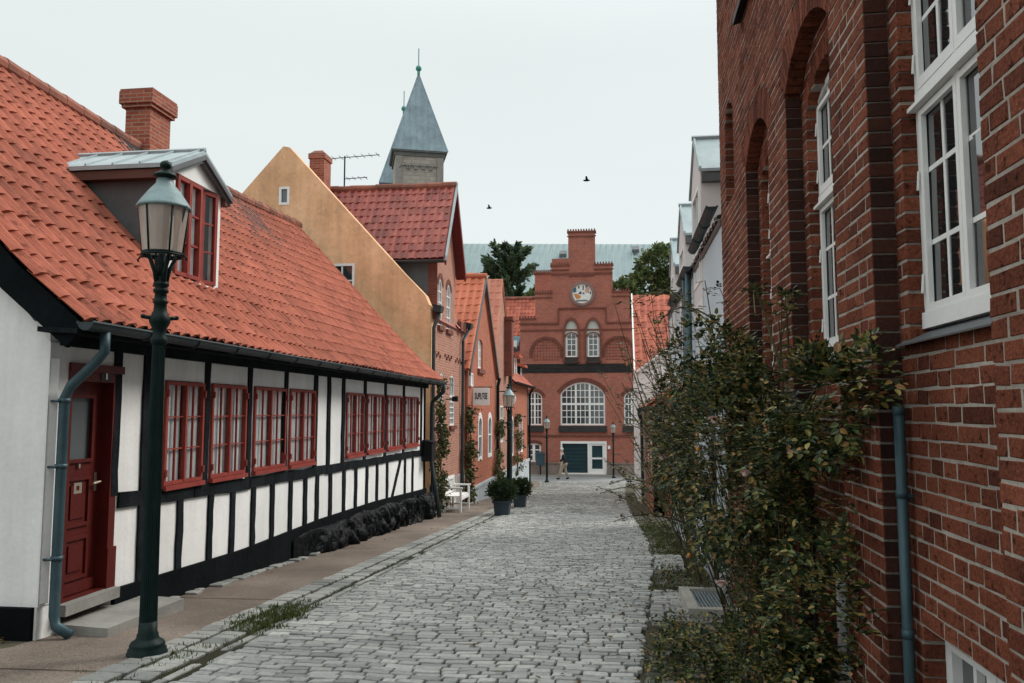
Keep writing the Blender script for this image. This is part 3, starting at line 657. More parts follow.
door = obj('door', dl, m_reddoor, house)
obj('pane', MB().poly([DX(DY0+.15,-.43,-.02),DX(DY1-.21,-.43,-.02),DX(DY1-.21,.13,-.02),DX(DY0+.15,.13,-.02)]), glassmat('frosted_door_glass', (.10,.115,.12), 1.5, .25), door)
obj('handle', MB().tube([DX(DY1-.14,-.62,0),DX(DY1-.14,-.62,.05),DX(DY1-.24,-.63,.055)], .011, 8).pbox(DX, DY1-.155, DY1-.125, -.70, -.54, 0, .006), m_brass, door)
obj('letter_box', MB().plate(DX, rect(DY0+.25,DY1-.33,-.70,-.61), [rect(DY0+.28,DY1-.36,-.675,-.635)], 0, .014).pbox(DX, DY0+.28, DY1-.36, -.675, -.635, 0, .008), m_brass, door)
obj('nameplate', MB().pbox(DX, DY0+.29, DY1-.37, -.485, -.45, .0, .022), m_brass, door)
num = obj('house_number_plate', MB().pbox(FX, 6.42, 6.55, .262, .355, .02, .028), m_ink, house)
obj('number', MB().pbox(FX, 6.48, 6.50, .275, .345, .028, .031), m_signwhite, num)
obj('threshold', MB().box(-4.64,-4.40,DY0-.02,DY1+.0,-1.64,-1.55), m_stonestep, house)
obj('doorstep', MB().hexa([(-4.55,6.02,-2),(-4.02,6.0,-2),(-4.02,7.12,-2),(-4.55,7.14,-2),(-4.55,6.02,-1.70),(-4.03,6.0,-1.715),(-4.03,7.12,-1.735),(-4.55,7.14,-1.72)]), m_stonestep, house)
# chimney
ch = thing_ = MB()
cx0, cx1, cy0, cy1 = -8.10, -7.66, 11.95, 12.55
ch.box(cx0,cx1,cy0,cy1,3.8,5.10); ch.box(cx0-.05,cx1+.05,cy0-.05,cy1+.05,3.7,4.43); ch.box(cx0-.05,cx1+.05,cy0-.05,cy1+.05,5.03,5.09); ch.box(cx0-.08,cx1+.08,cy0-.08,cy1+.08,5.09,5.30)
chim = obj('chimney', ch, m_bf_chim, roof)
obj('flue_top', MB().box(cx0-.07,cx1+.07,cy0-.07,cy1+.07,5.30,5.34), m_ridge, roof)
# dormer
DXF = -5.02; dm = (D0+D1)/2; bz, ez, rz_ = 1.44, 2.79, 3.09
def rx(z): return -4.70-(z-1.17)/1.07
dor = obj('dormer', MB().plate(PX(DXF), [(D0,bz-.05),(D1,bz-.05),(D1,ez),(dm,rz_-.03),(D0,ez)], [rect(D0+.10,D1-.09,bz+.10,ez-.05)], -.10, 0), m_white2, house)
ck = MB()
for y, o in ((D0,.03),(D1,-.03)):
    tri = [(DXF-.02,bz-.1),(DXF-.02,ez),(rx(ez)-.3,ez),(rx(bz)-.3,bz-.1)]
    ck.plate(NY(y), tri, (), -.03 if o > 0 else 0, 0 if o > 0 else .03)
#ck.hexa([(-5.55,D0-.012,1.7),(-5.53,D0-.012,1.7),(-6.25,D0-.012,2.60),(-6.27,D0-.012,2.60),(-5.55,D0+.01,1.7),(-5.53,D0+.01,1.7),(-6.25,D0+.01,2.60),(-6.27,D0+.01,2.60)])
islands('cheek', ck, m_slate, dor)
zr_ = MB(); xo = DXF+.09
for sg, ye in ((-1, D0-.13), (1, D1+.13)):
    zr_.hexa([(xo,dm,rz_),(xo,ye,ez-.06),(rx(ez)-.25,ye,ez-.06),(rx(rz_)-.3,dm,rz_),(xo,dm,rz_+.05),(xo,ye,ez-.01),(rx(ez)-.25,ye,ez-.01),(rx(rz_)-.3,dm,rz_+.05)])
    for k in range(5):
        x = lerp(xo-.05, rx(ez)-.1, k/4); zr_.hexa([(x,dm,rz_+.05),(x-.02,dm,rz_+.05),(x-.02,ye,ez-.01),(x,ye,ez-.01),(x,dm,rz_+.075),(x-.02,dm,rz_+.075),(x-.02,ye,ez+.015),(x,ye,ez+.015)])
zr_.tube([(xo,dm,rz_+.06),(rx(rz_)-.3,dm,rz_+.06)], .03, 6)
obj('dormer_roof', zr_, m_zinc, dor)
bb = MB()
for ye in (D0-.13, D1+.13):
    for k, (x, a, b) in enumerate(((xo+.012,.0,-.06),(xo-.02,-.06,-.10))):
        bb.hexa([(x-.04,dm,rz_+b),(x,dm,rz_+b),(x,ye,ez-.06+b),(x-.04,ye,ez-.06+b),(x-.04,dm,rz_+a),(x,dm,rz_+a),(x,ye,ez-.06+a),(x-.04,ye,ez-.06+a)])
obj('barge_board', bb, m_slate, dor)
dsf = MB().box(rx(ez)-.05,DXF+.06,D0-.11,D0-.004,ez-.17,ez-.07).box(rx(ez)-.05,DXF+.06,D1+.004,D1+.11,ez-.17,ez-.07); islands('dormer_eaves', dsf, M('brown_eaves_wood',[(.08,.035,.025),(.13,.05,.035)],.7), dor)
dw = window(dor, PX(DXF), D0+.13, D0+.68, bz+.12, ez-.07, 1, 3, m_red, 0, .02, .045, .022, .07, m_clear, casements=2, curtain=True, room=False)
# right-hand casement stands open
hx = DXF+.01; hy = D1-.105
op = lambda u, v, w: (hx-u*.30+w*.93, hy-u*.93-w*.30, v)
window(dor, op, 0.0, .26, bz+.12, ez-.07, 1, 3, m_red, 0, .02, .045, .022, .05, m_clear, name='open_casement')
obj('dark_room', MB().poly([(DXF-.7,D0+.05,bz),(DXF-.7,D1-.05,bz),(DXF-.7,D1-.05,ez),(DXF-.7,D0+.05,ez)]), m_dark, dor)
fl = MB()
for i in range(14):
    a, b = lerp(D0-.06,D1+.08,i/14), lerp(D0-.06,D1+.08,(i+1)/14); fl.hexa([(DXF-.02,a,bz-.1),(DXF+.22,a,bz-.22-.02*(i%2)),(DXF+.22,b,bz-.22-.02*(i%2)),(DXF-.02,b,bz-.1),(DXF-.02,a,bz-.03),(DXF+.22,a,bz-.19-.02*(i%2)),(DXF+.22,b,bz-.19-.02*(i%2)),(DXF-.02,b,bz-.03)])
obj('flashing', fl, m_zinc, dor)
# mailbox on the far corner
mbx = thing('mailbox', 'black mailbox on the far corner of the half-timbered house', 'mailbox', (-4.45,18.2,-.9))
obj('body', MB().box(-4.47,-4.25,17.95,18.35,-1.15,-.72), m_black_iron, mbx)
obj('lid', MB().hexa([(-4.47,17.93,-.72),(-4.22,17.93,-.74),(-4.22,18.37,-.74),(-4.47,18.37,-.72),(-4.47,17.93,-.66),(-4.22,17.93,-.71),(-4.22,18.37,-.71),(-4.47,18.37,-.66)]), m_black_iron, mbx)
# ------------------------------------------------------------------ near brick building (right)
RX = 1.085; RP = NX(RX); RP2 = NX(RX+.105)                # outer skin, recessed skin  (w grows towards the street)
bld = thing('brick_building', 'tall dark red brick building with arched recesses and white windows', 'building', (1.6,4,G(4)))
REC = [(-.78,.28),(.855,1.915),(2.49,3.55),(4.12,5.18),(5.80,6.80)]
VS, RISE = 2.03, .22
NIC = (7.45,8.0)
def arcz(z, a, b, vs, rise):
    m = (a+b)/2; h = (b-a)/2
    if z <= vs: return (a, b)
    if z >= vs+rise: return None
    R = (h*h+rise*rise)/(2*rise); q = R*R-(z-(vs+rise-R))**2; d = math.sqrt(max(0,q)); return (m-d, m+d)
def brick(mb, pl, u0, u1, z0, z1, dep=.10):
    j = lambda: rnd(-.0035,.0035); o = rnd(.0006,.0028); b = .0024
    f = [(u0+j(),z0+j()),(u1+j(),z0+j()),(u1+j(),z1+j()),(u0+j(),z1+j())]; n = len(mb.v)
    mb.v += [pl(u,v,-dep) for u,v in f] + [pl(u,v,o-b) for u,v in f]
    cx, cz = (u0+u1)/2, (z0+z1)/2
    mb.v += [pl(u+(b if u<cx else -b)*1.3, v+(b if v<cz else -b)*1.3, o) for u,v in f]
    for r in (0,4):
        for i in range(4): k = (i+1)%4; mb.f.append((n+r+i,n+r+k,n+r+4+k,n+r+4+i))
    mb.f.append((n+8,n+9,n+10,n+11)); mb.f.append((n,n+1,n+2,n+3))
def courses(bm_, mm, pl, u0, u1, z0, z1, openings, pitch=.067, joint=.011, dep=.10, mrec=.0006, jam=None):
    k = 0; z = z0
    while z < z1:
        zm = z+pitch/2; cuts = sorted(c for c in (f(zm) for f in openings) if c); segs = []; a = u0
        for c0, c1 in cuts:
            if c0 > a: segs.append((a, min(c0,u1)))
            a = max(a, c1)
        if a < u1: segs.append((a, u1))
        pat = ((.235,.118,.225),(.118,.24,.118),(.24,.118,.118),(.118,.235,.24))[(k*7)%4]; ph = (k*.12 + (k%2)*.06 + (k//2%2)*.12)
        for s0, s1 in segs:
            if s1-s0 < .02: continue
            mm.pbox(pl, s0+.0075, s1-.0075, z-.0005, z+pitch+.0005, -dep-.02, -mrec-rnd(0,.001))
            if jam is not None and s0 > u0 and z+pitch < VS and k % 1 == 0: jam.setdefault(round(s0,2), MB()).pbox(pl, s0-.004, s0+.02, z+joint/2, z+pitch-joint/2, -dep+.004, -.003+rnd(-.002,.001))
            u = u0-ph-.48; i = k; cut = [s0]
            while u < s1:
                u += pat[i%3]; i += 1
                if u > s0+.045 and u < s1-.045: cut.append(u)
            cut.append(s1)
            for a, b in zip(cut, cut[1:]):
                ea = 0 if a == s0 else joint/2; eb = 0 if b == s1 else joint/2
                brick(bm_, pl, a+ea, b-eb, z+joint/2, z+pitch-joint/2, dep)
        z += pitch; k += 1
bm1, mo1 = MB(), MB()
RT = .225
ops1 = []
for a, b in REC:
    def ringcut(z, a=a, b=b):
        if z <= VS: return (a, b)
        h = (b-a)/2; m = (a+b)/2; R = (h*h+RISE*RISE)/(2*RISE); cz = VS+RISE-R; t = math.asin(h/R); Ro = R+RT+.008
        if z >= cz+Ro: return None
        d = math.sqrt(Ro*Ro-(z-cz)**2)
        return (m-min(d, (z-cz)*math.tan(t)+.006), m+min(d, (z-cz)*math.tan(t)+.006))
    ops1.append(ringcut)
NV = (1.98, 2.82, .17)
ops1.append(lambda z: None if not NV[0] < z < NV[1]+NV[2] else arcz(z, NIC[0], NIC[1], NV[1], NV[2]))
ROWS0 = -2.345
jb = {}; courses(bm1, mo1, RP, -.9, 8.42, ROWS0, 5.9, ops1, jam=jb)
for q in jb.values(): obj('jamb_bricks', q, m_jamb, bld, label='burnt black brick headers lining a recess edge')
for a, b in REC: ringbricks(bm1, RP, a, b, VS, RISE, RT, -.10, 0)
rest = MB().box(RX+.0,RX+.35,-4,-.9,-2.4,5.9)
obj('wall', bm1, m_bricknear, bld); obj('mortar_bed', mo1, m_mortar, bld)
WINR = []
for a, b in REC:
    wa, wb = a+.12, b-.10; WINR.append((wa, wb))
for (a, b), (wa, wb) in zip(REC, WINR):
    ops = [lambda z: (wa, wb) if .27 < z < 1.90 else (arcz(z, wa, wb, 1.9, .12) if 1.9 <= z < 2.05 else None), lambda z: (wa+.02, wb-.0) if -1.55 < z < -.86 else None]
    bm2, mo2 = MB(), MB()
    courses(bm2, mo2, RP2, a-.06, b+.06, ROWS0+.02, 2.35, ops, dep=.10)
    ringbricks(bm2, RP2, wa, wb, 1.9, .12, .115, -.08, .002)
    obj('recess_wall', bm2, m_bricknear, bld); obj('recess_mortar', mo2, m_mortar, bld)
bm2, mo2 = MB(), MB()
courses(bm2, mo2, NX(RX+.085), NIC[0]-.05, NIC[1]+.05, NV[0]-.05, NV[1]+.3, [])
obj('recess_wall', bm2, m_bricknear, bld); obj('recess_mortar', mo2, m_mortar, bld)
obj('rear_wall', MB().plate(NX(RX+.31), rect(-4,8.40,-2.5,5.9), [rect(wa-.02,wb+.02,.25,2.03) for wa,wb in WINR]+[rect(wa,wb,-1.56,-.85) for wa,wb in WINR], -.05, 0).box(RX+.05,RX+6,8.32,8.39,-2.5,5.9).box(RX+.02,RX+.3,-4,-.9,-2.4,5.9).box(RX+.3,RX+6,-4,-3.95,-2.4,5.9), m_bf_right, bld)
# gable-end bricks of the far corner as ordinary walling; eaves
obj('cornice', MB().box(RX-.12,RX+.3,-4,8.46,5.9,6.05).box(RX-.2,RX+.3,-4,8.5,6.05,6.18), m_bf_right, bld)
Pz, Sz = slope((RX-.25,6.2),(RX+4,9.0)); obj('roof', slab(MB(), Pz, -4, 8.8, Sz, .1), m_tile_far, bld)
for i, (wa, wb) in enumerate(WINR):
    pl = NX(RX+.165)
    o = window(bld, pl, wa-.0, wb+.0, .334, 2.00, 2, 3, m_white2, .10, .0, .045, .020, .03, m_glassdark, casements=2, transom=1.28, tt=.075, up=2)
    ex = MB().pbox(pl, wa-.005, wb+.005, 1.245, 1.262, 0, .035).pbox(pl, wa, wb, .334, .40, 0, .012)
    mid = (wa+wb)/2
    for (c0, c1) in ((wa+.05, mid-.005), (mid+.005, wb-.05)):
        for v0, v1 in ((.385,1.235),(1.325,1.88)): ex.plate(pl, rect(c0,c1,v0,v1), [rect(c0+.026,c1-.026,v0+.045,v1-.026)], -.012, .008)
    obj('sash_frame', ex, m_white2, o)
    hg = MB()
    for v in (.52,.95,1.45,1.75):
        for u in (wa+.02, wb-.02): hg.tube([pl(u,v-.04,.012),pl(u,v+.04,.006)], .005, 6)
    islands('hinge', hg, m_white2, o)
    s = MB().hexa([pl(wa-.06,.30,-.03),pl(wb+.06,.30,-.03),pl(wb+.06,.265,.10),pl(wa-.06,.265,.10),pl(wa-.06,.335,-.03),pl(wb+.06,.335,-.03),pl(wb+.06,.272,.10),pl(wa-.06,.272,.10)])
    obj('window_sill', s, m_slate if i else M('blue_grey_sill', [(.05,.075,.09),(.09,.115,.13)], .5), bld)
    window(bld, NX(RX+.185), wa+.02, wb, -1.54, -.87, 2, 2, m_white2, 0, .0, .06, .028, .07, m_glassdark, casements=2, name='basement_window')
obj('upper_sill', MB().hexa([(RX-.07,6.1,3.33),(RX+.02,6.1,3.36),(RX+.02,6.85,3.36),(RX-.07,6.85,3.33),(RX-.07,6.1,3.38),(RX+.02,6.1,3.42),(RX+.02,6.85,3.42),(RX-.07,6.85,3.38)]), m_black_iron, bld)
py_ = 3.49
pp = MB().tube([(RX+.06,py_,.02),(RX+.06,py_,-1.9)], .021, 12)
for z in (.02,-.32,-.88,-1.3): pp.tube([(RX+.06,py_,z),(RX+.06,py_,z-.035)], .024, 12)
pp.box(RX+.04,RX+.12,py_-.008,py_+.008,-.36,-.34); obj('downpipe', pp, m_pipe, bld, True)

# ------------------------------------------------------------------ white houses beyond it
wh = thing('dormered_house', 'pale rendered house with zinc-roofed wall dormers beyond the tall brick building', 'house', (1.6,13,G(13)))
wy0, wy1 = 8.50, 17.6
obj('wall', MB().plate(NX(1.10), rect(wy0,wy1,-3,2.05), [rect(9.2,9.95,-2.0,.15)], -.3, 0).box(1.1,6,wy1-.2,wy1,-3,2.1), m_bluewhite, wh)
obj('brick_pier', MB().box(1.05,1.2,12.55,13.3,-3,1.4), m_bf_orange, wh)
dp_ = MB().plate(NX(1.13), rect(9.2,9.95,-2.1,.12), [rect(9.3,9.85,-.9,.0)], -.05, .0).pbox(NX(1.13), 9.3, 9.85, -.9, .0, -.05, -.02); obj('door', dp_, m_bluedoor, wh)
obj('door_frame', MB().plate(NX(1.10), rect(9.1,10.05,-2.1,.25), [rect(9.2,9.95,-2.11,.14)], -.05, .03), m_white2, wh)
Pw, Sw = slope((1.06,2.04),(4.2,3.0)); obj('roof', slab(tiles(MB(), Pw, wy0, wy1, Sw, .24, .34), Pw, wy0, wy1, Sw), m_slate, wh)
for a, b in ((8.5,10.75),(11.5,13.0),(14.0,15.4)): obj('gutter', gutter(MB(), (1.0,a,2.16-(.0 if a<9 else .1)), (1.0,b,2.14-(0 if a<9 else .1)), .055), m_zincdark, wh)
for k, (y0, y1, zt, ze) in enumerate(((10.45,11.75,3.79,3.14),(13.0,14.3,3.50,2.86),(15.45,16.6,3.42,2.80))):
    zbm = 1.45
    d = obj('dormer', MB().plate(NX(1.09), [(y0,zbm),(y1,zbm),(y1,ze),((y0+y1)/2,zt-.04),(y0,ze)], [rect(y0+.2,y1-.2,1.7,ze-.12)], -.12, 0).plate(NY(y0-.006), rect(1.094,3.2,zbm,ze), (), -.12, .0).plate(NY(y1-.12), rect(1.1,3.2,zbm,ze), (), -.1, .0), m_render, wh)
    window(d, NX(1.10), y0+.2, y1-.2, 1.7, ze-.12, 2, 3, m_white2, 0, .02, .06, .03, .08, m_glassfar, casements=1, transom=2.4)
    window(d, NY(y0-.006), 1.42, 1.75, 2.2, ze-.2, 1, 2, m_red, 0, .02, .05, .03, .05, m_glassfar)
    ym = (y0+y1)/2; z = MB()
    for sg, ye in ((-1,y0-.10),(1,y1+.10)):
        z.hexa([(1.06,ym,zt-.05),(1.06,ye,ze-.04),(3.4,ye,ze-.04),(3.4,ym,zt-.05),(1.06,ym,zt),(1.06,ye,ze+.0),(3.4,ye,ze),(3.4,ym,zt)])
        for i in range(5): x = 1.07+i*.5; z.hexa([(x,ym,zt),(x+.025,ym,zt),(x+.025,ye,ze),(x,ye,ze),(x,ym,zt+.03),(x+.025,ym,zt+.03),(x+.025,ye,ze+.03),(x,ye,ze+.03)])
    z.tube([(1.05,ym,zt+.01),(3.4,ym,zt+.01)], .035, 6)
    obj('dormer_roof', z, m_zinc, d)
    obj('dormer_eaves', MB().box(1.1,3.3,y0-.09,y0-.008,ze-.17,ze-.055), m_slate, d)
    obj('bracket', MB().hexa([(1.09,y0+.05,1.30),(1.12,y0+.05,1.2),(1.12,y1-.05,1.2),(1.09,y1-.05,1.3),(1.085,y0,1.46),(1.3,y0,1.46),(1.3,y1,1.46),(1.085,y1,1.46)]), m_white2, d)
pipes = MB()
for y, r in ((12.25,.05),(11.75,.045)): pipes.tube([(1.02,y,2.0),(1.02,y,-2.1)], r, 8)
islands('downpipe', pipes, m_pipe, wh, True)

lw = thing('low_white_house', 'low white house with a sloping gable and small red pent roof', 'house', (1.6,23,G(23)))
obj('gable_wall', MB().plate(NY(25.9), [(.650,-3.3),(5,-3.3),(5,4.6),(.650,1.28)], (), -.3, 0), m_white, lw)
obj('wall', MB().plate(NX(.655), rect(25.93,30,-3.5,1.3), (), -.3, -.002), m_white, lw)
obj('coping', MB().hexa([(.58,25.75,1.22),(5,25.75,4.58),(5,26.3,4.58),(.58,26.3,1.22),(.58,25.75,1.30),(5,25.75,4.68),(5,26.3,4.68),(.58,26.3,1.30)]), m_white2, lw)
obj('side_wall', MB().plate(NX(.82), rect(19.9,25.85,-3.2,.3), [rect(21,21.7,-1.6,-.6),rect(23,23.7,-1.6,-.6)], -.25, 0).plate(NY(19.9), [(.82,-3.2),(2.2,-3.2),(2.2,1.0),(.82,.2)], (), -.2, .0), m_bf_orange, lw)
for a in (21,23): window(lw, NX(.82), a, a+.7, -1.6, -.6, 2, 2, m_white2, 0, .0, .05, .03, .08, m_glassfar)
Pl, Sl = slope((.66,.10),(2.3,1.15)); obj('pent_roof', slab(tiles(MB(), Pl, 19.8, 25.8, Sl, .24, .34), Pl, 19.8, 25.8, Sl), m_tile_far, lw)
obj('gutter', gutter(MB(), (.62,19.8,.08), (.62,25.9,.06), .07).tube([(.62,25.6,.03),(.62,25.6,-.1),(.70,25.7,-.35),(.72,25.8,-3)], .045, 8), m_zincdark, lw)

rh = thing('white_gabled_house', 'house with a red tile roof edged by a white verge board', 'house', (1.6,30,G(30)))
obj('wall', MB().plate(NX(.60), [(27,-3.6),(33.4,-3.6),(33.4,1.4),(30.2,4.2),(27,1.4)], [rect(28.2,29,-2,-.6),rect(31,31.8,-2,-.6)], -.3, 0), m_white, rh)
for a in (28.2,31): window(rh, NX(.6), a, a+.8, -2, -.6, 2, 3, m_white2, 0, -.05, .05, .03, .08, m_glassfar)
Pa, Sa = slope((26.8,1.30),(30.2,4.35), 'X'); obj('roof', slab(tiles(MB(), Pa, .55, 6, Sa, .24, .34), Pa, .55, 6, Sa), m_tile_far, rh)
Pb, Sb = slope((33.6,1.30),(30.2,4.35), 'X'); obj('back_roof_slope', slab(tiles(MB(), Pb, .55, 6, Sb, .3, .4), Pb, .55, 6, Sb), m_tile_far, rh)
obj('verge_board', MB().hexa([(.50,26.75,1.2),(.55,26.75,1.2),(.55,30.2,4.25),(.50,30.2,4.25),(.50,26.75,1.36),(.55,26.75,1.36),(.55,30.2,4.43),(.50,30.2,4.43)]), m_white2, rh)

# ------------------------------------------------------------------ left row beyond the half-timbered house
yh = thing('ochre_gabled_house', 'ochre gable house with a pink brick street front and tiled cross gable', 'house', (-4.5,21,G(21)))
y0, y1 = 19.05, 23.6
gab = [(-12.1,-3),(-4.49,-3),(-4.49,2.58),(-4.62,2.90),(-5.2,3.50),(-8.22,6.80),(-8.40,6.84),(-12.1,2.75)]
gw = MB().plate(NY(y0), gab, [rect(-8.48,-8.20,5.30,5.77), rect(-7.10,-6.44,2.5,3.74)], -.35, 0)
obj('gable_wall', gw, m_ochre, yh)
window(yh, NY(y0), -8.48, -8.20, 5.30, 5.77, 1, 1, m_white2, 0, .01, .06, .03, .1, m_glassfar)
window(yh, NY(y0), -7.10, -6.44, 2.5, 3.74, 2, 3, m_white2, 0, .01, .06, .03, .1, m_glassfar)
LW = [(19.2,19.55),(20.2,20.65),(21.45,22.1)]; UW = [(19.95,20.45),(20.95,21.5)]
cgy = (19.85,22.1); cm = 20.95
fh = [arch(a,b,-.35,.92,.12) for a,b in LW]+[arch(a,b,2.25,3.3,.2) for a,b in UW]
obj('street_wall', MB().plate(PX(-4.5), [(y0+.01,-3.2),(y1,-3.2),(y1,2.65),(cgy[1],2.65),(cgy[1],4.05),(cm,6.0),(cgy[0],4.05),(cgy[0],2.65),(y0+.01,2.65)], fh, -.35, 0), m_bf_pink, yh)
for a, b in LW: window(yh, PX(-4.5), a, b, -.35, 1.04, 2, 5, m_white2, .12, -.01, .05, .03, .08, m_glassfar, transom=.45)
for a, b in UW: window(yh, PX(-4.5), a, b, 2.25, 3.5, 2, 4, m_white2, .2, -.01, .05, .03, .08, m_glassfar)
st = MB()
for a, b in LW: st.pbox(PX(-4.5), a-.06, b+.06, -.45, -.352, -.1, .07)
for a, b in UW: st.pbox(PX(-4.5), a-.06, b+.06, 2.13, 2.248, -.1, .07)
for i in range(22):
    y = y0+.3+i*.2
    if i % 7 < 5: st.pbox(PX(-4.5), y, y+.09, 1.42+.07*(i%2), 1.50+.07*(i%2), 0, .03)
for y in (19.3,22.4,22.9): st.pbox(PX(-4.5), y, y+.35, 2.35, 2.62, 0, .12)
islands('brick_trim', st, m_bf_redl, yh)
for a, b in UW: obj('arch_ring', ringbricks(MB(), PX(-4.5), a, b, 3.3, .2, .14, -.02, .015), m_bf_redl, yh)
obj('base_stones', MB().pbox(PX(-4.5), y0+.02, y1, -3.2, -1.75, 0, .025), M('grey_base_blocks',[(.26,.23,.21),(.36,.32,.30)],.9,0,5,.4,12,.3,.4,20), yh)
cwd = MB()
for y in (20.3,21.5): cwd.plate(PX(-4.5), rect(y,y+.6,-2.5,-1.95), [rect(y+.06,y+.54,-2.44,-2.0)], 0, .05)
islands('cellar_window', cwd, m_white2, yh)
obj('cheek', MB().plate(NY(cgy[0]-.012), [(-4.62,2.5),(-4.62,4.0),(-8,4.0),(-8,2.5)], (), -.1, 0), m_slate, yh)
obj('brick_return', MB().plate(NY(cgy[0]-.018), rect(-4.74,-4.502,2.5,4.0), (), -.1, 0), m_bf_redl, yh)
for nm, e in (('cross_gable_roof', (19.62,3.93)), ('cross_gable_rear_slope', (22.28,3.93))):
    Pc, Sc = slope(e, (cm,6.16), 'X'); obj(nm, slab(tiles(MB(), Pc, -8.0, -4.28, Sc, .20, .25, .045, .045, 8), Pc, -8, -4.3, Sc), m_tile_dark, yh)
obj('ridge_tiles', ridge(MB(), (-8,cm,6.2), (-4.28,cm,6.2), .10), m_ridge, yh)
vb2 = MB()
for e in (19.62,22.28):
    vb2.hexa([(-4.27,e,3.75),(-4.22,e,3.75),(-4.22,cm,5.98),(-4.27,cm,5.98),(-4.27,e,3.98),(-4.22,e,3.98),(-4.22,cm,6.24),(-4.27,cm,6.24)])
obj('barge_board', vb2, M('dark_red_barge',[(.13,.015,.014),(.18,.022,.02)],.5), yh)
obj('verge_trim', MB().hexa([(-4.245,19.58,3.86),(-4.20,19.58,3.86),(-4.20,cm,6.11),(-4.245,cm,6.11),(-4.245,19.58,3.99),(-4.20,19.58,3.99),(-4.20,cm,6.27),(-4.245,cm,6.27)]), m_zinc, yh)
obj('soffit', MB().hexa([(-4.5,22.26,3.80),(-4.26,22.26,3.80),(-4.26,cm,6.0),(-4.5,cm,6.0),(-4.5,22.26,3.86),(-4.26,22.26,3.86),(-4.26,cm,6.06),(-4.5,cm,6.06)]), M('red_soffit',[(.12,.014,.012),(.16,.02,.018)],.6), yh)
gq = gutter(MB(), (-7.2,19.58,3.88), (-4.26,19.58,3.86), .06); obj('gutter', gq, m_zincdark, yh)
Py, Sy = slope((-4.42,2.40),(-8.3,6.55)); obj('roof', slab(tiles(MB(), Py, y0+.3, y1, Sy, .24, .34, skip=lambda y,s: 19.7<y<22.2 and s<4.0), Py, y0+.3, y1, .2), m_tile_dark, yh)
Py2, Sy2 = slope((-12.3,2.4),(-8.3,6.55)); obj('back_roof_slope', slab(tiles(MB(), Py2, y0+.3, y1, Sy2, .3, .4), Py2, y0+.3, y1, Sy2), m_tile_dark, yh)
dpp = MB()
for ya, yb in ((19.25,19.15),(23.3,22.9)):
    dpp.tube([(-4.35,ya,2.65),(-4.30,ya,2.5),(-4.42,yb,2.1),(-4.43,yb,-2.6)], .045, 8); dpp.hexa([(-4.42,ya-.14,2.50),(-4.25,ya-.14,2.48),(-4.25,ya+.14,2.48),(-4.42,ya+.14,2.50),(-4.44,ya-.18,2.68),(-4.22,ya-.18,2.64),(-4.22,ya+.18,2.64),(-4.44,ya+.18,2.68)])
islands('downpipe', dpp, m_zincdark, yh)
obj('wall_lantern', MB().box(-4.5,-4.25,20.95,21.0,.35,.38).box(-4.32,-4.18,20.92,21.06,.30,.44), m_black_iron, yh)
chy = MB().box(-8.07,-7.66,20.0,20.5,5.3,6.90).box(-8.10,-7.63,19.97,20.53,6.80,6.90)
oc_ = obj('chimney', chy, m_bf_chim, yh); obj('chimney_cap', MB().box(-8.10,-7.63,19.97,20.53,6.90,6.94).hexa([(-8.08,19.99,6.94),(-7.65,19.99,6.94),(-7.65,20.51,6.94),(-8.08,20.51,6.94),(-7.98,20.1,7.05),(-7.75,20.1,7.05),(-7.75,20.4,7.05),(-7.98,20.4,7.05)]), m_ridge, oc_)
an = thing('tv_antenna', 'thin television antenna with two booms on the ochre house roof', 'antenna', (-7.3,20.95,6.15))
a_ = MB().tube([(-7.3,20.95,6.1),(-7.3,20.95,7.15)], .022, 6); obj('mast', a_, m_black_iron, an)
bm_ = MB().tube([(-7.65,20.9,7.08),(-6.35,21.1,7.20)], .012, 5)
for i in range(7): t = i/6; bm_.tube([(lerp(-7.6,-6.4,t),20.72+.2*t,7.085+.12*t),(lerp(-7.6,-6.4,t),21.08+.2*t,7.085+.12*t)], .007, 4)
bm_.tube([(-7.3,20.95,6.50),(-6.65,20.98,6.53)], .012, 5)
for i in range(4): x = -7.2+i*.17; bm_.tube([(x,20.8,6.51),(x,21.12,6.51)], .007, 4)
obj('boom', bm_, m_black_iron, an)

yh.location.x -= .09; yh.location.z -= .05; an.location.x -= .22; an.location.z -= .05
oh = thing('orange_brick_house', 'orange brick house with a steep gable to the street and a bright pantile roof', 'house', (-4.5,26.3,G(26)))
a0, a1, am = 23.62, 29.05, 26.3
fh = [arch(25.35,26.25,1.38,2.25,.1), pointed(25.35,26.15,-1.55,-.45,.4), pointed(27.3,28.15,-1.6,-.45,.4)]
obj('street_wall', MB().plate(PX(-4.5), [(a0,-3.4),(a1,-3.4),(a1,1.45),(am,4.4),(a0,1.45)], fh, -.35, 0), m_bf_orange, oh)
window(oh, PX(-4.5), 25.35, 26.25, 1.38, 2.35, 2, 3, m_white2, .1, -.06, .07, .04, .08, m_glassfar, casements=2)
for a, b in ((25.35,26.15),(27.3,28.15)): window(oh, PX(-4.5), a, b, -1.6, -.05, 1, 2, m_white2, .4, .02, .12, .04, .1, m_glassfar, pt=True)
obj('window_sill', MB().pbox(PX(-4.5), 25.25, 26.35, 1.22, 1.36, -.1, .08), m_bf_redl, oh)
Po, So = slope((23.45,1.25),(am,4.5), 'X'); obj('roof', slab(tiles(MB(), Po, -11, -4.42, So, .24, .36, .045, .04), Po, -11, -4.42, So), m_tile_orange, oh)
Po2, So2 = slope((29.3,1.2),(am,4.5), 'X'); obj('rear_roof_slope', slab(tiles(MB(), Po2, -11, -4.42, So2, .3, .4), Po2, -11, -4.42, So2), m_tile_orange, oh)
obj('ridge_tiles', ridge(MB(), (-11,am,4.55), (-4.42,am,4.55), .11), m_tile_orange, oh)
vbo = MB()
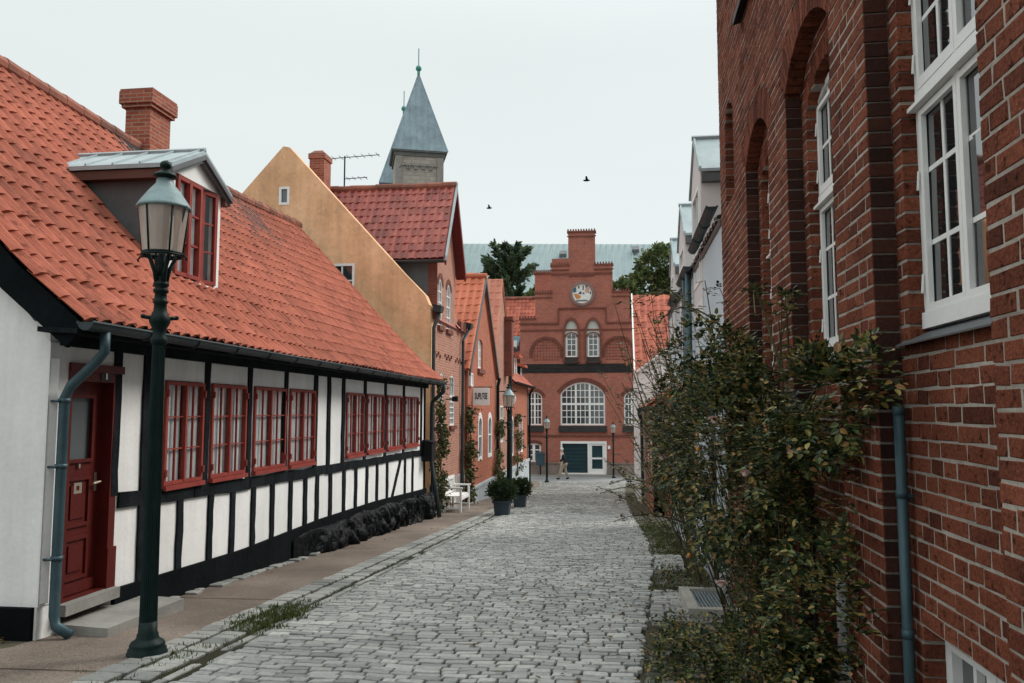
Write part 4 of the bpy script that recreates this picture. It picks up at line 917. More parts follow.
for e in (23.45,29.3): vbo.hexa([(-4.44,e,1.05),(-4.38,e,1.05),(-4.38,am,4.33),(-4.44,am,4.33),(-4.44,e,1.24),(-4.38,e,1.24),(-4.38,am,4.55),(-4.44,am,4.55)])
obj('barge_board', vbo, m_slate, oh)
obj('plinth', MB().pbox(PX(-4.5), a0, a1, -3.5, -2.33, 0, .05).pbox(PX(-4.5), a0, a1, -2.42, -2.33, .05, .08), m_greyplinth, oh)
obj('downpipe', MB().tube([(-4.36,29.15,1.2),(-4.42,29.1,.9),(-4.42,29.1,-3.2)], .06, 8), m_black_iron, oh)
obj('small_window', MB().plate(PX(-4.46), rect(23.75,24.15,.75,1.15), [rect(23.8,24.1,.8,1.1)], -.05, .03).pbox(PX(-4.46), 23.8, 24.1, .8, 1.1, -.05, 0), m_white2, oh)

ph = thing('pink_roofed_house', 'narrow brick house with a pale pink tile roof and a chimney stub', 'house', (-4.5,31,G(31)))
b0, b1, bmid = 29.05, 32.6, 30.6
obj('street_wall', MB().plate(PX(-4.5), [(b0,-3.6),(b1,-3.6),(b1,2.4),(bmid,5.0),(b0,2.4)], [rect(30.2,31,-1.2,.2)], -.35, 0), m_bf_pink, ph)
window(ph, PX(-4.5), 30.2, 31, -1.2, .2, 2, 3, m_white2, 0, .0, .06, .03, .08, m_glassfar)
Pp, Sp = slope((28.8,2.2),(bmid,5.15), 'X'); obj('roof', slab(tiles(MB(), Pp, -11, -4.45, Sp, .24, .34), Pp, -11, -4.45, Sp), m_tile_pale, ph)
Pp2, Sp2 = slope((32.8,2.2),(bmid,5.15), 'X'); obj('rear_roof_slope', slab(tiles(MB(), Pp2, -11, -4.45, Sp2, .3, .4), Pp2, -11, -4.45, Sp2), m_tile_pale, ph)
obj('chimney', MB().box(-4.75,-4.2,31.3,31.9,1.4,3.7).box(-4.8,-4.15,31.25,31.95,3.6,3.75), m_bf_redl, ph)
obj('plinth', MB().pbox(PX(-4.5), b0, b1, -3.8, -2.33, 0, .05), m_greyplinth, ph)
obj('gutter', MB().tube([(-4.3,32.6,2.3),(-4.4,32.6,2),(-4.4,32.6,-3)], .05, 8), m_zincdark, ph)

ch_ = thing('corner_brick_house', 'low orange brick corner house with dormers and a tall grey plinth', 'house', (-4.5,36,G(36)))
c0, c1 = 32.6, 39.6
fh = [pointed(a, a+.75, -1.9, -.7, .5) for a in (33.4,35.4,36.7)]
obj('street_wall', MB().plate(PX(-4.5), rect(c0,c1,-4.2,1.25), fh, -.35, 0).plate(NY(c0+.02), rect(-10,-4.5,-4,1.2), (), -.2, 0).box(-10,-4.5,c1-.3,c1-.001,-4.2,1.2), m_bf_orange, ch_)
for a in (33.4,35.4,36.7): window(ch_, PX(-4.5), a, a+.75, -1.9, -.2, 1, 2, m_white2, .5, .0, .1, .04, .08, m_glassfar, pt=True)
Pk, Sk = slope((-4.25,1.2),(-7.2,4.0)); obj('roof', slab(tiles(MB(), Pk, c0, c1+.15, Sk, .24, .34), Pk, c0, c1+.15, Sk), m_tile_far, ch_)
obj('back_roof_slope', slab(MB(), slope((-10.2,1.2),(-7.2,4.0))[0], c0, c1+.15, Sk), m_tile_far, ch_)
obj('end_gable', MB().plate(NY(c1), [(-10,1.2),(-4.5,1.2),(-7.2,3.9)], (), .0, .3), m_bf_orange, ch_)
obj('gutter', gutter(MB(), (-4.2,c0,1.2), (-4.2,c1+.1,1.18), .08).tube([(-4.25,c1,1.1),(-4.42,c1,.8),(-4.42,c1,-4)], .06, 8), m_black_iron, ch_)
for y, zt, mm, w_ in ((34.0,2.75,m_zinc,.8),(36.3,2.55,m_render,.7),(38.5,2.2,m_bluedoor,.6)):
    d = obj('dormer', MB().plate(PX(-4.75), rect(y,y+w_*1.3,1.4,zt), [rect(y+.12,y+w_*1.3-.12,1.55,zt-.12)], -.1, 0).plate(NY(y), [(-4.76,1.4),(-4.76,zt),(-6.2,zt),(-6.2,1.4)], (), -.1, 0), mm, ch_)
    window(d, PX(-4.75), y+.12, y+w_*1.3-.12, 1.55, zt-.12, 2, 2, m_white2, 0, .0, .05, .03, .06, m_glassfar)
    obj('dormer_roof', MB().hexa([(-4.5,y-.15,zt-.08),(-4.5,y+w_*1.3+.15,zt-.08),(-6.4,y+w_*1.3+.15,zt+.25),(-6.4,y-.15,zt+.25),(-4.5,y-.15,zt+.04),(-4.5,y+w_*1.3+.15,zt+.04),(-6.4,y+w_*1.3+.15,zt+.37),(-6.4,y-.15,zt+.37)]), m_black_iron if y < 35 else m_tile_far, d)
obj('plinth', MB().pbox(PX(-4.5), c0, c1+.03, -4.3, -2.33, 0, .06).pbox(PX(-4.5), c0, c1+.05, -2.45, -2.33, .06, .1), m_greyplinth, ch_)
# ------------------------------------------------------------------ stepped-gable building closing the street
EY = 49.0; EP = NY(EY); cxm = -2.19
eb = thing('stepped_gable_building', 'red brick building with stepped gable, round medallion and teal garage door closing the lane', 'building', (cxm,EY,-3.9))
def sym(l): return l + [(2*cxm-u, v) for u, v in reversed(l)]
outer = [(-6.05,-4.2),(-6.05,5.66),(-5.10,5.66),(-5.10,7.27),(-4.08,7.27),(-4.08,8.98),(-3.02,8.98),(-3.02,11.08)]
outer = sym(outer)
big = arch(-3.56,-.83,-.87,1.05,.72); sl_ = arch(-5.62,-4.68,-.87,.85,.33); sr_ = [(2*cxm-u,v) for u,v in sl_][::-1]
uw = [arch(cxm-.98,cxm-.35,3.31,4.62,.2), arch(cxm+.35,cxm+.98,3.31,4.62,.2)]
ll = arch(-5.66,-4.76,-3.10,-2.1,.13); gar = rect(-3.53,-.80,-3.80,-1.94)
ew = MB().plate(EP, outer, [big,sl_,sr_,ll,gar]+uw, -.45, 0)
obj('wall', ew, m_bf_red, eb)
# copings, dentils and bands
cp = MB()
prevu = None
for u0, u1, v in ((-6.12,-5.05,5.66),(-5.17,-4.02,7.27),(-4.15,-2.95,8.98),(-3.09,cxm+.9,11.08)):
    for k in (0, 1):
        a, b = (u0,u1) if k == 0 else (2*cxm-u1, 2*cxm-u0)
        if v > 11 and k: continue
        cp = MB()
        cp.pbox(EP, a, b, v-.0, v+.10, -.5, .06); cp.pbox(EP, a, b, v-.28, v-.20, 0, .05)
        n = max(3, int((b-a)/.16))
        for i in range(n): q = lerp(a, b, i/n); cp.pbox(EP, q+.02, q+.10, v+.095, v+.22, -.3, .04)
        obj('coping', cp, m_bf_redl, eb)
cp = MB()
cp.pbox(EP, -4.08, 2*cxm+4.08, 8.42, 8.55, 0, .05)
for i in range(12): q = lerp(-3.0, 2*cxm+3.0, i/12); cp.pbox(EP, q, q+.09, 8.30, 8.42, 0, .05)
cp.pbox(EP, -6.05, 2*cxm+6.05, 4.93, 5.03, 0, .04)
obj('dentil_band', cp, m_bf_redl, eb)
bd = MB()
for (a, b, v) in ((cxm-1.5,cxm+1.5,6.28),(-6.04,cxm-1.5,5.36),(cxm+1.5,2*cxm+6.04,5.36)): bd.pbox(EP, a, b, v, v+.10, 0, .09)
for u in (cxm-1.5, cxm+1.44): bd.pbox(EP, u, u+.06, 5.36, 6.28, 0, .088)
for v in (-1.56,): bd.pbox(EP, -6.04, 2*cxm+6.04, v, v+.12, 0, .06)
obj('string_course', bd, m_bf_redl, eb)
db = MB().pbox(EP, -6.0, 2*cxm+6.0, 2.33, 2.89, 0, .02)
for i in range(44):
    u = -6.0+i*.175
    for k in range(3):
        v = 2.42+k*.17; o = .085*(k%2); db.hexa([EP(u+o,v,.015),EP(u+o+.07,v+.07,.015),EP(u+o,v+.14,.015),EP(u+o-.07,v+.07,.015),EP(u+o,v,.05),EP(u+o+.07,v+.07,.05),EP(u+o,v+.14,.05),EP(u+o-.07,v+.07,.05)]) if u+o+.07 < 1.6 else None
obj('diaper_band', db, m_darkbrick, eb)
sb = MB()
for a, b in ((-3.66,-.73),(-5.72,-4.58),(2*cxm+4.58,2*cxm+5.72)): sb.hexa([EP(a,-1.28,-.1),EP(b,-1.28,-.1),EP(b,-1.28,.12),EP(a,-1.28,.12),EP(a,-.87,-.1),EP(b,-.87,-.1),EP(b,-.92,.05),EP(a,-.92,.05)])
for a, b in ((cxm-1.1,cxm-.25),(cxm+.25,cxm+1.1)): sb.hexa([EP(a,2.90,-.1),EP(b,2.90,-.1),EP(b,2.90,.12),EP(a,2.90,.12),EP(a,3.31,-.1),EP(b,3.31,-.1),EP(b,3.26,.05),EP(a,3.26,.05)])
islands('sill', sb, m_darkbrick, eb)
for q in ((-3.56,-.83,1.05,.72,.26),(-5.62,-4.68,.85,.33,.22),(2*cxm+4.68,2*cxm+5.62,.85,.33,.22),(-5.66,-4.76,-2.1,.13,.2)): obj('arch_ring', ringbricks(MB(), EP, *q, -.05, .03), m_bf_redl, eb)
for c in (-4.42, 2*cxm+4.42):                                    # blind round arches
    n = 26; ar = MB()
    for i in range(n):
        t0, t1 = PI*(-.08+1.16*i/n), PI*(-.08+1.16*(i+.86)/n); q = [(c+r*math.cos(t), 3.55+r*math.sin(t)) for r in (.86,1.04) for t in (t0,t1)]
        ar.hexa([EP(*q[0],-.02),EP(*q[1],-.02),EP(*q[1],.07),EP(*q[0],.07),EP(*q[2],-.02),EP(*q[3],-.02),EP(*q[3],.07),EP(*q[2],.07)])
    obj('arch_ring', ar, m_bf_redl, eb)
for c in (-4.42, 2*cxm+4.42):
    grd = MB()
    for i in range(-4,5): x = c+i*.18; h = math.sqrt(.84**2-(i*.18)**2); grd.pbox(EP, x-.012, x+.012, 3.1, 3.55+h, 0, .012)
    for k in range(7): v = 3.15+k*.18; h = math.sqrt(max(0,.84**2-max(0,v-3.55)**2)); grd.pbox(EP, c-h, c+h, v-.012, v+.012, 0, .014)
    obj('blind_arch_pattern', grd, m_bf_redl, eb)
m_niche = M('niche_plaster',[(.42,.45,.42),(.5,.52,.48)],.9)
for s in (-1, 1):
    c = cxm+s*.665
    nb = MB().plate(EP, pointed(c-.42,c+.42,3.31,4.75,.85), [arch(c-.30,c+.30,3.33,4.62,.19)], -.1, .004); obj('niche', nb, m_niche, eb)
    nf = MB().plate(EP, pointed(c-.52,c+.52,3.0,4.78,.98), [pointed(c-.40,c+.40,2.98,4.72,.86)], -.02, .12); obj('niche_surround', nf, m_bf_redl, eb)
    nn = MB().plate(EP, arch(c-.42,c+.42,4.55,4.62,.22), [arch(c-.30,c+.30,4.56,4.6,.18)], .004, .06); obj('window_arch', nn, m_bf_redl, eb)
    window(eb, EP, c-.32, c+.32, 3.31, 4.82, 2, 4, m_white2, .2, .02, .07, .04, .08, m_glassfar, casements=1)
window(eb, EP, -3.56, -.83, -.87, 1.77, 3, 3, m_white2, .72, -.08, .10, .045, .1, m_glassfar, casements=3, transom=.42, tt=.13, up=3, name='arched_window')
for a, b in ((-5.62,-4.68),(2*cxm+4.68,2*cxm+5.62)): window(eb, EP, a, b, -.87, 1.18, 2, 3, m_white2, .33, -.08, .08, .04, .1, m_glassfar, casements=2, transom=.42, tt=.1, up=2, name='arched_window')
window(eb, EP, -5.66, -4.76, -3.10, -1.97, 1, 3, m_white2, .13, -.05, .10, .06, .1, m_glassfar, casements=2)
gd = MB()
for i in range(8): v = -3.72+i*.22; gd.pbox(EP, -3.46, -1.93, v, v+.205, -.2, -.10)
obj('garage_door', gd, m_teal, eb)
gf = MB().plate(EP, rect(-3.56,-.77,-3.86,-1.84), [rect(-3.46,-1.92,-3.75,-1.98), rect(-1.82,-.87,-3.75,-1.98)], -.2, .03)
obj('garage_frame', gf, m_white2, eb)
do = obj('door', MB().plate(EP, rect(-1.84,-.86,-3.76,-1.97), [rect(-1.66,-1.02,-2.82,-2.1), rect(-1.66,-1.02,-3.5,-2.92)], -.15, -.02), m_white2, eb)
obj('pane', MB().poly([EP(-1.7,-3.55,-.1),EP(-1.0,-3.55,-.1),EP(-1.0,-2.0,-.1),EP(-1.7,-2.0,-.1)]), m_teal, do)
pb = MB()
for a, b in ((-6.04,-3.56),(-.77,2*cxm+6.04)): pb.pbox(EP, a, b, -4.2, -3.15, 0, .08); pb.pbox(EP, a, b, -3.20, -3.12, .08, .12); pb.pbox(EP, a, b, -4.2, -3.55, .08, .14)
islands('plinth', pb, M('brown_granite_plinth',[(.17,.135,.12),(.27,.22,.19)],.8,0,3,.3,30,.2,.3,30), eb)
obj('wall_light', MB().pbox(EP, -.70, -.55, -2.3, -2.1, 0, .12), m_white2, eb)
# medallion: white disc with an abstract coat of coloured shapes in a moulded ring
md = thing_ = obj('medallion', MB().tube([EP(cxm+.02,7.22,-.05),EP(cxm+.02,7.22,.05)], .62, 28), M('medallion_enamel',[(.66,.68,.66),(.76,.77,.74)],.6,0,6,.2), eb)
rg_ = MB()
for r0, r1, w1 in ((.60,.72,.12),(.72,.80,.07)):
    for i in range(32):
        t0, t1 = 2*PI*i/32, 2*PI*(i+1)/32; q = [(cxm+.02+r*math.cos(t), 7.22+r*math.sin(t)) for r in (r0,r1) for t in (t0,t1)]
        rg_.hexa([EP(*q[0],0),EP(*q[1],0),EP(*q[1],w1),EP(*q[0],w1),EP(*q[2],0),EP(*q[3],0),EP(*q[3],w1),EP(*q[2],w1)])
obj('medallion_ring', rg_, M('ring_clay',[(.22,.13,.115),(.30,.2,.18)],.9), md)
def blob(name, pts, m, z=.062): obj(name, MB().plate(EP, [(cxm+.02+u*.84, 7.26+v*.84) for u,v in pts], (), .045, z), m, md)
blob('orange_shape', [(-.62,-.05),(-.45,-.42),(-.15,-.40),(-.10,-.22),(-.35,-.05)], M('enamel_orange',[(.55,.20,.05),(.6,.25,.07)],.5))
blob('blue_shape', [(-.68,.18),(-.60,.02),(-.42,.10),(-.45,.42),(-.58,.38)], M('enamel_blue',[(.03,.14,.22),(.05,.18,.27)],.5))
blob('navy_shape', [(-.28,-.05),(-.05,-.10),(-.08,.14),(-.2,.08)], M('enamel_navy',[(.02,.03,.08),(.03,.04,.10)],.5))
blob('pink_shape', [(.22,.05),(.5,-.02),(.52,.35),(.36,.48),(.2,.3)], M('enamel_pink',[(.5,.3,.26),(.55,.35,.3)],.5))
for p in ([(.02,.22),(.10,.22),(.12,.52),(.04,.55)], [(.22,.42),(.30,.40),(.38,.55),(.28,.58)], [(-.3,.35),(-.22,.32),(-.18,.5),(-.28,.55)], [(.02,-.08),(.16,-.06),(.14,.04),(.03,.03)], [(.55,-.1),(.63,-.08),(.62,.08),(.56,.08)]): blob('dark_shape', p, m_ink)
blob('grey_base', [(-.55,-.62),(.45,-.62),(.35,-.50),(-.4,-.50)], M('enamel_grey',[(.16,.16,.17),(.2,.2,.21)],.6))
# body, rear gable and roofs
islands('side_wall', MB().box(-6.04,-5.7,EY+.45,EY+14,-4.2,5.0).box(2*cxm+5.7,2*cxm+6.04,EY+.45,EY+14,-4.2,5.0), m_bf_red, eb)
for s in (-1, 1):
    P_, S_ = slope((cxm+s*3.9,4.9),(cxm,8.4)); obj('roof', slab(MB(), P_, EY+.4, EY+13.5, S_, .1), m_tile_far, eb)
RYg = EY+8; k = RYg/EY; dxs = -1.55
ro = [((u-dxs*0)*1.0, v) for u, v in outer]
rgp = [(-6.05,-4),(-6.05,6.0),(-5.3,6.0),(-5.3,7.9),(-4.55,7.9),(-4.55,9.9),(-3.3,9.9),(-3.3,11)]
obj('rear_gable', MB().plate(NY(RYg), [(u-1.4,v) for u,v in sym(rgp)], (), -.5, 0), m_bf_red, eb)
rcp = MB()
for u0, u1, v in ((-5.4,-4.45,7.9),(-4.65,-3.2,9.9)):
    rcp.pbox(NY(RYg), u0-1.4, u1-1.4, v, v+.12, -.55, .08)
    for i in range(10): q = lerp(u0,u1,i/10)-1.4; rcp.pbox(NY(RYg), q, q+.08, v+.12, v+.3, -.4, .05)
obj('rear_coping', rcp, m_bf_redl, eb)
# side wing
wg = thing('tiled_wing', 'brick wing with a plain red tile roof and one small roof window', 'building', (-10,53,-3.9))
obj('wall', MB().plate(NY(51), rect(-16,-6.06,-4.2,3.4), (), -.4, 0).box(-16,-15.6,51.4,58,-4.2,3.4), m_bf_red, wg)
P_, S_ = slope((50.7,3.3),(54.6,7.75), 'X'); obj('roof', slab(tiles(MB(), P_, -16, -5.6, S_, .26, .36, .05, .05, 5), P_, -16, -5.6, S_), m_tile_far, wg)
P_, S_ = slope((58.5,3.3),(54.6,7.75), 'X'); obj('rear_roof_slope', slab(MB(), P_, -16, -5.6, S_), m_tile_far, wg)
obj('ridge_tiles', ridge(MB(), (-16,54.6,7.8), (-5.6,54.6,7.8), .14), m_ridge, wg)
sk = obj('roof_window', MB().hexa([(-7.35,51.2,3.7),(-6.4,51.2,3.7),(-6.4,52.1,4.5),(-7.35,52.1,4.5),(-7.35,51.0,4.2),(-6.4,51.0,4.2),(-6.4,51.8,4.9),(-7.35,51.8,4.9)]), m_bluedoor, wg)
obj('pane', MB().hexa([(-7.25,51.02,4.0),(-6.5,51.02,4.0),(-6.5,50.96,4.15),(-7.25,50.96,4.15),(-7.25,51.02,4.55),(-6.5,51.02,4.55),(-6.5,50.99,4.55),(-7.25,50.99,4.55)]), m_white2, sk)

# ------------------------------------------------------------------ cathedral
ct = thing('cathedral', 'grey stone cathedral with a lead spire and long pale roof rising behind the houses', 'cathedral', (-10,135,-4))
def tower(cx, cy, w, ze, zt, ext=0):
    h = w/2; ca, sa = math.cos(math.radians(19)), math.sin(math.radians(19))
    def rot(mb): mb.v = [(cx+(x-cx)*ca-(y-cy-h)*sa, cy+h+(x-cx)*sa+(y-cy-h)*ca, z) for x, y, z in mb.v]; return mb
    t = obj('tower', rot(MB().box(cx-h,cx+h,cy,cy+w,-4,ze)), m_stone, ct)
    fz = MB(); fz.box(cx-h-.25,cx+h+.25,cy-.25,cy+w+.25,ze-.9,ze-.25).box(cx-h-.6,cx+h+.6,cy-.6,cy+w+.6,ze-.25,ze+.02)
    obj('cornice', rot(fz), M('tower_cornice',[(.10,.10,.095),(.16,.155,.15)],.9) if not ext else m_slate, t)
    af = MB()
    for i in range(5):
        c = cx-h*.62+h*.31*i; 
        for k in range(8):
            a0, a1 = PI*k/8, PI*(k+1)/8; q = [(c+r*math.cos(a), ze-3.2+r*math.sin(a)) for r in (.62,.95) for a in (a0,a1)]; pl = NY(cy)
            af.hexa([pl(*q[0],0),pl(*q[1],0),pl(*q[1],.3),pl(*q[0],.3),pl(*q[2],0),pl(*q[3],0),pl(*q[3],.3),pl(*q[2],.3)])
    for x in (cx-h, cx+h-1.1): af.box(x,x+1.1,cy-.3,cy,8,ze-1)
    obj('arcade_frieze', rot(af), M('frieze_stone',[(.20,.18,.165),(.27,.245,.225)],.9), t)
    e = h+.7; c = (cx, cy+h, zt); sp = MB(); q = [(cx-e,cy-.7,ze),(cx+e,cy-.7,ze),(cx+e,cy+w+.7,ze),(cx-e,cy+w+.7,ze)]
    sp.poly(q)
    for i in range(4): sp.poly([q[i], q[(i+1)%4], c])
    for i in range(1, 9):
        a = Vector(q[0]).lerp(Vector(q[1]), i/9); f = abs(i/9-.5)*2; top = Vector((lerp(cx,a.x,.0),cy+h,zt)); top = Vector((a.x, lerp(cy-.7,cy+h,1-f), lerp(ze,zt,1-f)))
        sp.tube([a, top], .07, 4)
    for i in range(4): sp.tube([q[i], c], .10, 5)
    s = obj('spire', rot(sp), m_spire, t)
    obj('finial', MB().sphere((cx,cy+h,zt+.9), .55, 10, 6).tube([(cx,cy+h,zt-.3),(cx,cy+h,zt+.9)], .28, 6).tube([(cx,cy+h,zt+.9),(cx,cy+h,zt+4.6)], .09, 5), m_copper, s)
tower(-34.75, 130, 8.2, 44.4, 60.0)
tower(-42.4, 148, 8.4, 44.0, 60.0, 1)
RZ = 28.75
nr = MB(); x0, x1 = -55, 60
nr.hexa([(x0,113,15),(x1,123,15),(x1,146,RZ-.2),(x0,129,RZ-.2),(x0,113,15.3),(x1,123,15.3),(x1,146,RZ),(x0,129,RZ)])
obj('nave_roof', nr, m_leadroof, ct)
sm = MB(); n = 110
for i in range(n):
    f = i/n; a = Vector((lerp(x0,x1,f), lerp(113,123,f), 15.3)); b = Vector((lerp(x0,x1,f), lerp(129,146,f), RZ)); sm.hexa([a,a+Vector((.07,.01,0)),b+Vector((.07,.02,0)),b,a+Vector((0,-.1,.07)),a+Vector((.07,-.09,.07)),b+Vector((.07,-.08,.07)),b+Vector((0,-.1,.07))])
obj('roof_seam', sm, m_leadroof, ct)
obj('nave_wall', MB().hexa([(x0,114,-4),(x1,124,-4),(x1,145,-4),(x0,128,-4),(x0,114,15.2),(x1,124,15.2),(x1,145,RZ-5),(x0,128,RZ-5)]), m_stone, ct)
lv = MB()
for f, h in ((.40,.78),(.505,.86),(.63,.8)):
    a = Vector((lerp(x0,x1,f), lerp(113,123,f), 15.3)); b = Vector((lerp(x0,x1,f), lerp(129,146,f), RZ)); p = a.lerp(b, h); lv.hexa([p+Vector(q) for q in ((-.6,-.5,-.3),(.6,-.5,-.3),(.6,.9,.9),(-.6,.9,.9),(-.6,-.6,.3),(.6,-.6,.3),(.6,.8,1.15),(-.6,.8,1.15))])
islands('roof_hatch', lv, m_slate, ct)
# ------------------------------------------------------------------ street lamps
LXY = (-3.41, 5.545); LZ = -1.76
lamp = thing('street_lamp', 'tall dark green cast iron street lamp on the kerb before the half-timbered house', 'street lamp', (LXY[0],LXY[1],LZ), 'old cast iron street lamps along the lane')
lc = (LXY[0], LXY[1], LZ)
obj('base', MB().lathe([(.140,-.03),(.140,.022),(.132,.03),(.132,.048),(.118,.06),(.122,.075),(.112,.095),(.088,.11),(.076,.125),(.074,.15),(.066,.16),(.063,.24)], lc, 28), m_iron, lamp, True)
pr = MB(); n = 28                                              # fluted shaft
for i, (r, z) in enumerate([(.062,.22),(.058,.7),(.053,1.4),(.048,1.9),(.045,2.27)]):
    for k in range(n*2):
        t = PI*k/n; q = r*(1.0 if k % 2 else .93); pr.v.append((lc[0]+q*math.cos(t), lc[1]+q*math.sin(t), lc[2]+z))
for i in range(4):
    for k in range(n*2): a = i*n*2; j = (k+1)%(n*2); pr.f.append((a+k,a+j,a+n*2+j,a+n*2+k))
obj('shaft', pr, m_iron, lamp)
obj('neck', MB().lathe([(.046,2.25),(.060,2.27),(.060,2.30),(.046,2.32),(.048,2.37),(.074,2.42),(.076,2.45),(.060,2.48),(.048,2.51),(.044,2.56),(.058,2.575),(.045,2.59),(.041,2.64),(.054,2.65),(.054,2.67),(.040,2.685),(.056,2.70),(.056,2.72),(.038,2.735),(.034,2.77)], lc, 20), m_iron, lamp, True)
lr = MB()
for s in (-1, 1):
    lr.tube([(lc[0],lc[1],lc[2]+2.45),(lc[0]+s*.06,lc[1]+s*.05,lc[2]+2.455),(lc[0]+s*.085,lc[1]+s*.07,lc[2]+2.46)], [.02,.015,.016], 8)
    lr.sphere((lc[0]+s*.09,lc[1]+s*.075,lc[2]+2.462), .018, 8, 5)
obj('ladder_rest', lr, m_iron, lamp, True)
fr = MB()
for k in range(4):
    t = PI/4+PI/2*k+.2; c, s = math.cos(t), math.sin(t)
    fr.tube([(lc[0]+c*.03,lc[1]+s*.03,lc[2]+2.70),(lc[0]+c*.05,lc[1]+s*.05,lc[2]+2.80),(lc[0]+c*.105,lc[1]+s*.105,lc[2]+2.93)], [.020,.018,.014], 6)
fr.tube([(lc[0],lc[1],lc[2]+2.75),(lc[0],lc[1],lc[2]+2.94)], .028, 10)
for r, z in ((.145,2.93),(.140,2.945)): fr.tube([(lc[0]+r*math.cos(2*PI*i/32), lc[1]+r*math.sin(2*PI*i/32), lc[2]+z) for i in range(33)], .010, 6, False)
for k in range(6):
    t = 2*PI*k/6+.35; c, s = math.cos(t), math.sin(t); fr.tube([(lc[0]+c*.141,lc[1]+s*.141,lc[2]+2.935),(lc[0]+c*.182,lc[1]+s*.182,lc[2]+3.30)], .0075, 5)
for s in (-1,1): fr.tube([(lc[0]+s*.13,lc[1],lc[2]+2.93),(lc[0]+s*.18,lc[1],lc[2]+2.925),(lc[0]+s*.20,lc[1],lc[2]+2.90),(lc[0]+s*.19,lc[1],lc[2]+2.89)], .008, 6)
fr.tube([(lc[0]+.195,lc[1]-.02,lc[2]+3.30),(lc[0]+.03,lc[1]-.02,lc[2]+2.76)], .007, 5)
obj('lantern_frame', fr, m_iron, lamp, True)
gl = MB(); 
for i in range(24):
    a0, a1 = 2*PI*i/24, 2*PI*(i+1)/24; gl.poly([(lc[0]+r*math.cos(a), lc[1]+r*math.sin(a), lc[2]+z) for r, z, a in ((.139,2.94,a0),(.139,2.94,a1),(.180,3.30,a1),(.180,3.30,a0))])
obj('lantern_glass', gl, m_lampglass, lamp, True)
obj('burner', MB().tube([(lc[0],lc[1],lc[2]+2.99),(lc[0],lc[1],lc[2]+3.06)], .03, 10).tube([(lc[0],lc[1],lc[2]+3.06),(lc[0],lc[1],lc[2]+3.32)], .042, 10), m_black_iron, lamp)
obj('hood', MB().lathe([(.18,3.285),(.194,3.285),(.197,3.30),(.187,3.315),(.165,3.35),(.113,3.425),(.064,3.485),(.060,3.52)], lc, 28), m_hood, lamp, True)
obj('vent_cap', MB().lathe([(.058,3.50),(.060,3.53),(.085,3.535),(.088,3.545),(.075,3.56),(.048,3.575),(.03,3.585),(.028,3.60),(.040,3.61),(.043,3.63),(.036,3.65),(.012,3.665)], lc, 20), m_iron, lamp, True)
for (x, y, lab, s) in ((-3.40,24.6,'street lamp rising behind the two potted shrubs, near the projecting sign',1.0),(-3.92,43.6,'small distant street lamp standing before the blue grey litter bin',.985),(-.36,47.6,'small distant street lamp standing beside the white door of the stepped gable building',.90)):
    o = copy_tree(lamp); o.location = (x, y, G(y)); o['label'] = lab; o.scale = (s,s,s)

# ------------------------------------------------------------------ sign, hanging lantern, bin
sg = thing('hanging_sign', 'white square shop sign with black lettering on the orange brick gable house', 'sign', (-4.5,24.5,.5))
obj('board', MB().box(-4.50,-3.99,24.48,24.53,.18,.72), m_signwhite, sg)
obj('bracket', MB().tube([(-4.52,24.505,.74),(-3.9,24.505,.74)], .014, 6).tube([(-4.35,24.505,.74),(-4.35,24.505,.69)], .01, 5).tube([(-4.02,24.505,.74),(-4.02,24.505,.69)], .01, 5), m_black_iron, sg)
cu = bpy.data.curves.new('lettering','FONT'); cu.body = 'SUPLØSE'; cu.size = .20; cu.align_x = 'CENTER'; cu.align_y = 'CENTER'; cu.extrude = .003; cu.offset = .006
to = bpy.data.objects.new('tmp', cu); C.objects.link(to); bpy.context.view_layer.update()
me = bpy.data.meshes.new_from_object(to.evaluated_get(bpy.context.evaluated_depsgraph_get())); C.objects.unlink(to)
me.transform(Matrix.Translation((.255,-.024,-.05)) @ Matrix.Rotation(PI/2,4,'X') @ Matrix.Diagonal((.50,1.35,1,1))); me.materials.append(m_ink)
lt = bpy.data.objects.new('lettering', me); C.objects.link(lt); lt.parent = sg
hs = thing('bracket_sign', 'small pale round projecting sign beside the lamp behind the potted shrubs', 'sign', (-4.4,29.4,.5))
obj('arm', MB().tube([(-4.5,29.4,.72),(-3.75,29.4,.72)], .02, 6), m_black_iron, hs)
obj('board', MB().tube([(-4.02,29.36,.44),(-4.02,29.44,.44)], .24, 16), m_signwhite, hs); obj('emblem', MB().box(-4.12,-3.92,29.345,29.36,.28,.60), m_pipe, hs)
bn = thing('litter_bin', 'blue grey litter bin behind a distant street lamp', 'bin', (-4.9,47.8,-3.2))
obj('body', MB().lathe([(.26,-.35),(.30,.3),(.31,.33)], (-4.75,48.3,-2.9), 14), m_pipe, bn); obj('lid', MB().lathe([(.32,.33),(.30,.40),(.1,.46)], (-4.75,48.3,-2.9), 14), m_pot, bn); obj('post', MB().tube([(-4.75,48.45,-3.9),(-4.75,48.45,-2.6)], .04, 8), m_black_iron, bn)

